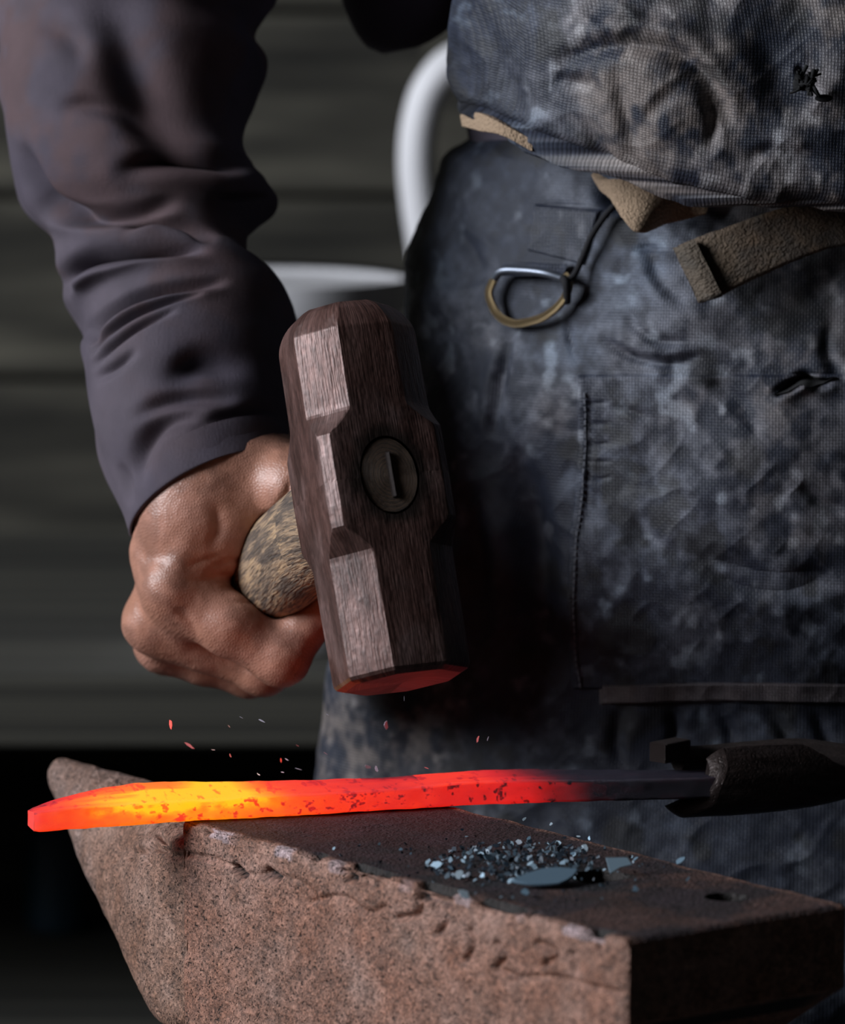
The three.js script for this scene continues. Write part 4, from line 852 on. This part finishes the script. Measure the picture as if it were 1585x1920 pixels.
  // bib hanging over the waist tie: bulges forward and rolls under at its lower fold
  {
    const low = [[820, 190], [850, 205], [880, 222], [935, 248], [985, 288], [1040, 308], [1140, 330], [1220, 348], [1300, 368], [1400, 372], [1470, 378], [1585, 392], [1800, 420], [2100, 405], [2450, 330]];
    const lt = low.map(([x, y]) => [x, y]);
    const bc = makeCreases([
      { pts: [[1050, 118], [1100, 98], [1180, 84], [1250, 92], [1310, 130], [1350, 190], [1365, 240]], w: 18, d: 0.0060, ridge: 0.0028, side: -1 },
      { pts: [[1030, 150], [1080, 152], [1130, 160]], w: 16, d: 0.0030 }, { pts: [[1165, 110], [1180, 200], [1200, 300]], w: 16, d: 0.0022, ridge: 0.0012 },
      { pts: [[1320, 170], [1340, 220], [1335, 270]], w: 10, d: 0.003 }, { pts: [[1215, 230], [1245, 190], [1290, 150]], w: 15, d: 0.0014 },
      { pts: [[1390, 60], [1440, 120], [1480, 200], [1585, 250]], w: 30, d: 0.004 }, { pts: [[900, 30], [930, 120], [990, 220]], w: 26, d: 0.003 },
      { pts: [[1100, 220], [1120, 270], [1160, 300]], w: 10, d: 0.0018 }, { pts: [[1400, 300], [1450, 280], [1530, 300]], w: 14, d: 0.002 },
      { pts: [[1495, 125], [1510, 150], [1540, 175]], w: 8, d: 0.004 },
    ]);
    const bb = [[1240, 190, 90, 0.007], [1150, 60, 120, 0.005], [1480, 80, 80, -0.006], [1320, 320, 120, 0.004], [1500, 220, 120, 0.004]];
    const frontZ = (px, py) => { const q = clamp(Math.abs(XC - px) / 830, 0, 1), zz = -0.080 - 0.115 * (1 - Math.sqrt(1 - q ** 2.2 * 0.985)); return zz + 0.006 * sst(330, 60, py) - 0.02 * sst(120, -200, py); };
    const NU3 = 520, NV3 = 380, bg = grid(NU3, NV3, (i, jr) => {
      const j = 1 - jr;
      const wrap = 0.04, xs = i < wrap ? 0 : (i - wrap) / (1 - wrap);
      const roll = 0.09, x0 = mix(834, 2440, xs);
      const left = py => sinterp([[-760, 1000], [-260, 856], [0, 842], [130, 833], [205, 868], [250, 930], [300, 1000]], py);
      if (j < roll) {     // rolled under the fold and back up behind
        const a = (1 - j / roll), px = Math.max(x0, left(interp(lt, x0))), py = interp(lt, px), r = 0.007, z = frontZ(px, py);
        const p = onZ(px, py, z - r); const th = mix(-Math.PI * 0.5, -Math.PI * 1.1, a); p.y += r + r * Math.sin(th) * 1; p.z += r * Math.cos(th) ; if (a > 0.6) p.y += 0.012 * (a - 0.6) / 0.4; if (i < wrap) p.z -= 0.05 * (1 - i / wrap); return p;
      }
      const t = (j - roll) / (1 - roll), pl = interp(lt, x0), py = mix(pl, -760, t), px = mix(left(py), 2440, xs), r = 0.007;
      const p = onZ(px, py, frontZ(px, py)); const s = clamp(t / 0.035); p.z -= r * (1 - Math.sqrt(1 - (1 - s) ** 2));
      if (i < wrap) { p.z -= 0.06 * (1 - i / wrap); p.x += 0.012 * (1 - i / wrap); }
      return p;
    }, (i, j, p) => [p.x - p.z * 0.35, (1 - j) * 0.264]);
    displace(bg, (p, n) => { if (n.z < -0.2) return 0; const [a, b] = proj(p); let d = creaseAt(bc, a, b); for (const [x, y, r, h] of bb) d += h * Math.exp(-(((a - x) / r) ** 2 + ((b - y) / r) ** 2)); return d + 0.0050 * (fbm(p.x * 32, p.y * 30, p.z * 12, 2) - 0.5) + 0.0020 * (fbm(p.x * 85, p.y * 75, p.z * 40, 3) - 0.5) + 0.0022 * wrinkle(p, 0.8); });
    paint(bg, p => {
      const [a, b] = proj(p), c = canvasColor(p, { dustTone: clamp(0.25 + 0.75 * sst(920, 1080, a) - 0.6 * Math.exp(-(((a - 1460) / 90) ** 2 + ((b - 60) / 80) ** 2))), brown: clamp(0.1 + 0.85 * sst(930, 1150, a)) });
      return c;
    });
    mesh('bib', bg, M.canvas, apron);
    // burnt hole with charred threads
    const th = []; const hc = onZ(1508, 156, frontZ(1508, 156) + 0.007);
    for (let k = 0; k < 30; k++) { const a = rr(0, 6.28), l = rr(0.002, 0.007), s = hc.clone().add(V(rr(-0.002, 0.003), rr(-0.002, 0.002), 0)), e = s.clone().add(V(l * Math.cos(a), l * Math.sin(a), rr(0, 0.003))), m = s.clone().lerp(e, 0.5).add(V(0, 0, rr(0.0005, 0.002))); th.push(tube([s, m, e], rr(0.0004, 0.0011), 6, 5)); }
    th.push(new THREE.SphereGeometry(0.0045, 12, 8).scale(1, 0.7, 0.35).translate(hc.x, hc.y, hc.z - 0.0005), new THREE.SphereGeometry(0.0026, 12, 8).scale(1.4, 0.6, 0.4).translate(hc.x + 0.008, hc.y - 0.006, hc.z - 0.0005));
    mesh('burnt_hole', mergeGeometries(th.map(q => q.index ? q.toNonIndexed() : q)), M.char, apron).userData.label = 'charred frayed hole in the bib';
  }
  // torn slit in the skirt
  {
    const up = [[1452, 737], [1475, 722], [1500, 702], [1515, 696], [1535, 708], [1566, 703]], dn = [[1452, 737], [1480, 731], [1505, 716], [1522, 722], [1545, 716], [1566, 703]];
    const q = grid(24, 4, (i, j) => { const k = i * 5, n = Math.min(4, Math.floor(k)), f = k - n, a = [mix(up[n][0], up[n + 1][0], f), mix(up[n][1], up[n + 1][1], f)], b = [mix(dn[n][0], dn[n + 1][0], f), mix(dn[n][1], dn[n + 1][1], f)]; return surf(mix(a[0], b[0], j), mix(a[1], b[1], j), 0.0045 - 0.002 * Math.sin(Math.PI * j)); });
    const cm = M.char.clone(); cm.side = THREE.DoubleSide; mesh('tear', q, cm, apron).userData.label = 'ragged black tear';
  }
  // suede waist tie
  const ribbon = (rows, th) => {   // rows: [edge point, edge point]; closed strip with thickness
    const n = rows.length, rings = rows.map(([a, b], i) => { const p0 = rows[Math.max(0, i - 1)], p1 = rows[Math.min(n - 1, i + 1)], d = p1[0].clone().add(p1[1]).sub(p0[0]).sub(p0[1]), w = b.clone().sub(a), nn = w.clone().cross(d).normalize().multiplyScalar(th / 2); const ring = []; for (let k = 0; k <= 12; k++) ring.push(a.clone().lerp(b, k / 12).add(nn)); for (let k = 12; k >= 0; k--) ring.push(a.clone().lerp(b, k / 12).sub(nn)); return ring; });
    return loft(rings);
  };
  const dens = (rows, k = 10) => { const ca = new THREE.CatmullRomCurve3(rows.map(r => r[0])), cb = new THREE.CatmullRomCurve3(rows.map(r => r[1])), n = rows.length * k, o = []; for (let i = 0; i <= n; i++) o.push([ca.getPoint(i / n), cb.getPoint(i / n)]); return o; };
  {
    const Z = (x, y, l) => surf(x, y, l);
    const tw = dens([
      [Z(1138, 322, 0.010), Z(1150, 352, 0.014)], [Z(1175, 330, 0.020), Z(1190, 366, 0.022)], [Z(1215, 332, 0.024), Z(1205, 385, 0.026)], [Z(1262, 356, 0.024), Z(1238, 426, 0.026)], [Z(1300, 366, 0.014), Z(1262, 415, 0.012)], [Z(1340, 372, 0.008), Z(1330, 398, 0.006)]]);
    const g1 = ribbon(tw, 0.0026); displace(g1, p => 0.0008 * (fbm(p.x * 200, p.y * 200, p.z * 200, 3) - 0.5));
    mesh('waist_tie', g1, M.suede, apron).userData.label = 'pale suede tie twisted under the bib';
    const e = dens([[Z(1700, 360, 0.010), Z(1720, 440, 0.010)], [Z(1585, 372, 0.014), Z(1600, 452, 0.010)], [Z(1480, 384, 0.018), Z(1530, 470, 0.014)], [Z(1400, 412, 0.018), Z(1450, 505, 0.015)], [Z(1330, 440, 0.017), Z(1372, 545, 0.015)], [Z(1296, 456, 0.016), Z(1340, 558, 0.015)]]);
    const g2 = ribbon(e, 0.0032); displace(g2, p => 0.0010 * (fbm(p.x * 180, p.y * 180, p.z * 180, 3) - 0.5));
    const lc = p => { const k = fbm(p.x * 70, p.y * 70, p.z * 70, 4), s = sst(0.45, 0.7, fbm(p.x * 160 + 5, p.y * 160, p.z * 100, 3)); let c = lerp3([0.075, 0.052, 0.036], [0.17, 0.12, 0.08], clamp(k * 1.6 - 0.3)); c = lerp3(c, [0.20, 0.10, 0.04], 0.5 * sst(0.5, 0.7, fbm(p.x * 50 + 9, p.y * 50, p.z * 50, 3))); return lerp3(c, [0.05, 0.042, 0.036], s * 0.7); };
    paint(g2, lc); mesh('strap', g2, M.leather, apron).userData.label = 'brown stained leather strap end';
    const f = dens([[Z(1330, 442, 0.0212), Z(1376, 546, 0.019)], [Z(1312, 450, 0.0215), Z(1358, 553, 0.0195)], [Z(1293, 457, 0.0185), Z(1338, 559, 0.0172)]]);
    const g3 = ribbon(f, 0.0034); displace(g3, p => 0.0010 * (fbm(p.x * 180, p.y * 180, p.z * 180, 3) - 0.5)); paint(g3, p => lerp3(lc(p), [0.09, 0.08, 0.065], 0.5)); mesh('strap_fold', g3, M.leather, apron);
    const l = dens([[onZ(868, 214, -0.172), onZ(872, 236, -0.172)], [onZ(905, 212, -0.150), onZ(905, 246, -0.150)], [onZ(945, 232, -0.135), onZ(945, 254, -0.135)], [onZ(1000, 262, -0.13), onZ(1000, 284, -0.13)]]);
    mesh('waist_tie', ribbon(l, 0.0026), M.suede, apron);
  }
  // D-ring on a cord
  {
    const s = (x, y, l) => surf(x, y, l + 0.004), D = [[945, 520], [936, 545], [938, 568], [952, 592], [980, 604], [1010, 601], [1040, 590], [1064, 570], [1078, 545], [1080, 524], [1072, 514]].map(([x, y]) => s(x, y, 0.002));
    const ring = new THREE.Group(); ring.name = 'd_ring'; ring.userData.label = 'brass D-shaped ring'; apron.add(ring);
    mesh('bow', tube(D, 0.00175, 90, 12), M.brass, ring);
    mesh('bar', tube([s(943, 522, 0.002), s(960, 507, 0.003), s(1000, 506, 0.003), s(1040, 511, 0.003), s(1066, 520, 0.002)], 0.0018, 40, 12), M.steelBar, ring);
    mesh('cord', tube([s(1168, 372, 0.002), s(1150, 395, 0.002), s(1122, 440, 0.0015), s(1104, 480, 0.001), s(1090, 516, 0.003), s(1076, 526, 0.006)], 0.00135, 60, 8), M.cord, apron);
    mesh('cord', tube([s(1076, 518, 0.005), s(1084, 528, 0.006), s(1082, 545, 0.004), s(1074, 565, 0)], 0.0018, 20, 8), M.cord, apron);
    const tab = grid(30, 30, (i, j) => { const x = mix(952, 1070, i), y = mix(492, 516, j); return surf(x, y, 0.0028 + 0.004 * j); }, (i, j, p) => [p.x, p.y]);
    paint(tab, p => canvasColor(p, { dustTone: 0.2, brown: 0.2 })); mesh('ring_tab', tab, M.canvas, apron);
  }
}

// ---------------------------------------------------------------- loose scale on the anvil and in the air
function flakeGeo(n, th) {
  const s = new THREE.Shape(), k = 5 + Math.floor(rnd() * 3); for (let i = 0; i < k; i++) { const a = i / k * Math.PI * 2 + rr(-0.3, 0.3), r = rr(0.55, 1); i ? s.lineTo(r * Math.cos(a), r * Math.sin(a) * n) : s.moveTo(r * Math.cos(a), r * Math.sin(a) * n); }
  return new THREE.ExtrudeGeometry(s, { depth: th, bevelEnabled: false }).translate(0, 0, -th / 2);
}
const FG = [0, 1, 2, 3, 4, 5].map(i => flakeGeo([0.6, 0.8, 0.5, 0.9, 0.7, 0.4][i], 0.14));
{
  const big = mesh('scale_flake', (() => { const s = new THREE.Shape(); s.moveTo(-1, -0.25); s.quadraticCurveTo(-0.5, 0.25, 0, 0.55); s.quadraticCurveTo(0.5, 0.75, 1, 0.5); s.quadraticCurveTo(0.8, -0.1, 0.35, -0.45); s.quadraticCurveTo(-0.4, -0.65, -1, -0.25); return new THREE.ExtrudeGeometry(s, { depth: 0.05, bevelEnabled: true, bevelSize: 0.02, bevelThickness: 0.02, bevelSegments: 1 }); })(), M.flake[1]);
  const p = onY(1022, 1647, ATOP + 0.003); big.position.copy(p); big.scale.setScalar(0.0128); big.rotation.set(-Math.PI / 2 + 0.22, 0.05, 0.1);
  tag(big, 'large oval blue-grey scale flake lying beside the square hole', 'scale flake', 'loose scale flakes on the anvil face');
  const c = mesh('scale_flake', (() => { const s = new THREE.Shape(); s.moveTo(-1, 0.6); s.lineTo(0.75, 0.7); s.lineTo(1.1, 0.05); s.lineTo(0.1, -0.25); s.lineTo(-0.75, -0.85); return new THREE.ExtrudeGeometry(s, { depth: 0.1, bevelEnabled: false }); })(), M.flake[0]);
  c.position.copy(onY(1160, 1622, ATOP + 0.004)); c.scale.setScalar(0.0046); c.rotation.set(-0.75, 0.15, 0.05);
  tag(c, 'bright blue angular scale flake standing near the far anvil edge', 'scale flake', 'loose scale flakes on the anvil face');
  const spots = [[818, 1622, 13, 0], [860, 1640, 14, 3], [868, 1614, 8, 0], [905, 1642, 7, 0], [918, 1608, 13, 1], [935, 1603, 8, 3], [1002, 1624, 8, 0], [1035, 1592, 8, 3], [1098, 1588, 11, 3], [1056, 1617, 8, 0], [1027, 1597, 7, 1], [888, 1592, 7, 1], [985, 1610, 8, 1], [950, 1620, 9, 2], [880, 1625, 8, 2], [1075, 1600, 6, 1], [1105, 1572, 5, 1], [1085, 1568, 5, 3], [872, 1677, 14, 3], [985, 1672, 12, 1], [1275, 1614, 14, 1], [1192, 1667, 8, 1], [1130, 1660, 7, 1], [1290, 1648, 7, 1], [992, 1572, 6, 1], [1034, 1545, 6, 3], [983, 1536, 7, 3], [752, 1592, 5, 1], [1192, 1610, 6, 1], [845, 1627, 7, 1], [965, 1600, 6, 1], [1010, 1605, 6, 2]];
  const lab = 'small blue-grey scale chip in the heap on the dark anvil face';
  const own = { '818,1622': 'bright blue chip at the left end of the scale heap', '860,1640': 'pale blue chip at the near left corner of the scale heap', '872,1677': 'pale chip lying on the near anvil edge in front of the heap', '985,1672': 'blue-grey chip in front of the large oval flake', '1275,1614': 'blue chip lying alone on the far anvil edge',
    '1192,1667': 'dull chip between the square hole and the round hole', '1130,1660': 'dull chip just in front of the square hole', '1290,1648': 'dull chip nearest the round hole', '1034,1545': 'bright chip on the far anvil edge above the heap', '983,1536': 'bright chip on the far anvil edge close to the bar', '992,1572': 'single chip between the heap and the bar', '752,1592': 'lone chip on bare steel left of the heap', '1098,1588': 'bright upright chip at the right end of the heap', '1192,1610': 'small chip right of the angular blue flake' };
  spots.forEach(([x, y, s, m], i) => { const f = mesh('scale_chip', FG[i % 6], M.flake[m]); f.position.copy(onY(x, y, ATOP + 0.0018 + s * 0.00005)); f.scale.setScalar(s * 0.00021); f.rotation.set(rr(-1.1, -0.5), rr(-0.5, 0.5), rr(0, 6)); tag(f, own[`${x},${y}`] || lab, 'scale chip', 'small scale chips on the anvil face'); });
  // the crumbs between them
  const n = 520, crumbs = new THREE.InstancedMesh(FG[0], std({ color: lin(1, 1, 1), roughness: 0.45, metalness: 0.3 }), n), m4 = new THREE.Matrix4(), q = new THREE.Quaternion(), eu = new THREE.Euler();
  for (let i = 0; i < n; i++) {
    const far = i > 400, a = rr(0, 6.28), r = Math.sqrt(rnd()), x = far ? 930 + 330 * r * Math.cos(a) : 960 + 165 * r * Math.cos(a) , y = far ? 1625 + 70 * r * Math.sin(a) + 0.05 * (x - 930) : 1618 - 0.03 * (x - 960) + 38 * r * Math.sin(a);
    const p = onY(x, y, ATOP), s = rr(0.0005, far ? 0.0010 : 0.0019); p.y += s * 0.5 + (far ? 0 : 0.003 * (1 - r) * rnd());
    const lu = p.clone().sub(A0), uu = lu.dot(AU), vv = lu.dot(AW); if (uu < 0.004 || uu > AL - 0.004 || vv < 0.003 || vv > AWID - 0.003) { p.copy(onY(960, 1620, ATOP + 0.001)); }
    q.setFromEuler(eu.set(rr(-1.6, 0.2), rr(-0.6, 0.6), rr(0, 6))); m4.compose(p, q, V(s, s, s)); crumbs.setMatrixAt(i, m4);
    const k = rnd(), cc = k < 0.55 ? [0.02, 0.03, 0.045] : k < 0.85 ? [0.07, 0.10, 0.13] : [0.26, 0.36, 0.44]; crumbs.setColorAt(i, lin(...cc));
  }
  crumbs.name = 'scale_crumbs'; crumbs.castShadow = crumbs.receiveShadow = true; scene.add(crumbs); tag(crumbs, 'heap of fine dark blue scale crumbs on the anvil face', 'scale crumbs', undefined, 'stuff');
  // flying
  const fly = (x, y, len, wid, ang, mat, label, grp, z) => { const f = mesh(mat === M.flakeRed ? 'glowing_spark' : 'flying_scale_flake', FG[Math.floor(rnd() * 6)], mat); const zz = z ?? rr(-0.07, 0.0); f.position.copy(onZ(x, y, zz)); f.scale.set(len * 0.000105, wid * 0.00013, wid * 0.00013); f.rotation.set(rr(-0.4, 0.4), rr(-0.4, 0.4), -ang); tag(f, label, grp ? 'flake' : 'spark', grp); };
  fly(320, 1357, 26, 14, 1.45, M.flakeRed, 'largest glowing red spark, flying left of the fist above the bar');
  fly(527, 1425, 13, 6, 1.5, M.flakeRed, 'small red spark just above the bar, below the fist');
  fly(896, 1386, 16, 7, 1.9, M.flakeDull, 'dull red flake flying in front of the brown-spotted apron', undefined);
  fly(356, 1398, 26, 9, 0.5, M.flakeDull, 'pink sliver flying just below the largest red spark');
  fly(432, 1417, 13, 5, 1.2, M.flakeDull, 'tiny dull red sliver flying above the yellow part of the bar');
  fly(800, 1440, 11, 5, 0.4, M.flakeDull, 'tiny red sliver skimming the bar at the apron');
  fly(724, 1360, 19, 13, 1.6, M.flakePale, 'largest pale flake flying in front of the grey apron edge');
  const g2 = 'pale flakes flying above the bar';
  for (const [x, y, l, w, a] of [[490, 1351, 20, 7, 0.45], [690, 1438, 15, 12, 0.6], [706, 1442, 20, 9, 1.3], [530, 1448, 8, 5, 0.3], [485, 1452, 9, 5, 0.6], [560, 1442, 16, 4, 0.2], [400, 1406, 9, 3, 0.1], [558, 1398, 9, 3, 0.6], [452, 1345, 12, 3, 0.5], [430, 1362, 8, 3, 0.9], [614, 1340, 7, 4, 0.6], [610, 1412, 14, 2.5, 0.6], [758, 1310, 12, 2.5, 1.6], [915, 1385, 15, 2.5, 1.9], [538, 1424, 10, 3, 0.5]]) fly(x, y, l, w, a, M.flakePale, ({ 490: 'pale curved sliver flying right below the fist', 690: 'pale flake just above the bar at the apron edge, left of a pair', 706: 'pale upright sliver just above the bar, right of a pair', 915: 'thin pale streak beside the dull red flake before the apron', 758: 'thin upright pale streak right below the hammer', 614: 'tiny pale fleck at the grey apron edge', 610: 'thin pale streak crossing the apron edge', 400: 'tiny pale fleck right of the pink sliver' })[x] || 'thin pale sliver flying against the dark between fist and bar', g2);
}

// ---------------------------------------------------------------- background: a bench by the wall with a white tub and a pipe
{
  const B = group('workbench'), top = 0.735, bx0 = -1.3, bx1 = 0.6, z0 = -1.3, z1 = -0.74;
  mesh('bench_top', new RoundedBoxGeometry(bx1 - bx0, 0.04, z1 - z0, 2, 0.005).translate((bx0 + bx1) / 2, top - 0.02, (z0 + z1) / 2), M.bench, B);
  mesh('shelf', new RoundedBoxGeometry(bx1 - bx0, 0.03, z1 - z0 - 0.06, 2, 0.005).translate((bx0 + bx1) / 2, 0.50, (z0 + z1) / 2), M.bench, B);
  for (const x of [bx0 + 0.05, bx1 - 0.05]) for (const z of [z0 + 0.05, z1 - 0.05]) mesh('leg', new RoundedBoxGeometry(0.06, top - 0.04, 0.06, 2, 0.005).translate(x, (top - 0.04) / 2, z), M.bench, B);
  tag(B, 'dark workbench with a lower shelf against the plank wall', 'workbench');
  const zc = -0.86, rim = onZ(755, 541, zc), R = 0.076, cx = rim.x - R, H = rim.y - top;
  const prof = [[0, 0], [0.8, 0], [0.83, 0.01], [0.93, 0.86], [0.93, 0.90], [1.0, 0.905], [1.0, 0.99], [0.985, 1.0], [0.93, 1.0], [0.9, 0.97], [0.79, 0.03], [0, 0.03]].map(([a, b]) => new THREE.Vector2(a * R, b * H));
  const T = group('plastic_tub');
  mesh('tub_wall', new THREE.LatheGeometry(prof, 64).translate(cx, top, zc), M.whitePlastic, T);
  mesh('lid', new THREE.LatheGeometry([[0, 0], [0.95, 0], [1.04, 0.002], [1.05, 0.006], [1.05, -0.010], [1.03, -0.012]].map(([a, b]) => new THREE.Vector2(a * R, b)), 64).translate(cx, rim.y + 0.001, zc), M.whitePlastic, T);
  tag(T, 'blurred white plastic tub with a lid, behind the hammer head', 'tub');
  const zp = -0.99, pp = [[850, 1050], [835, 800], [818, 600], [800, 470], [787, 380], [781, 300], [788, 225], [808, 165], [850, 118], [930, 95]].map(([x, y]) => onZ(x, y, zp));
  const pl = pp[0].clone(); pl.y = top + 0.001; pp[0] = pl;
  tag(mesh('plastic_pipe', tube(pp, 0.0105, 90, 16), M.whitePlastic), 'blurred bent white plastic pipe rising beside the apron', 'pipe');
  const C = onZ(112, 1800, -1.12), ch = 0.12; C.y = 0.515;
  const cp = [[0, 0], [0.018, 0], [0.02, 0.004], [0.02, 0.06], [0.016, 0.07], [0.008, 0.075], [0.008, 0.09], [0, 0.09]].map(([a, b]) => new THREE.Vector2(a, b));
  tag(mesh('paint_can', new THREE.LatheGeometry(cp, 32).translate(C.x, C.y, C.z), M.blueDrum), 'blurred blue can on the shelf behind the anvil horn', 'can');
}
renderer.render(scene, camera);
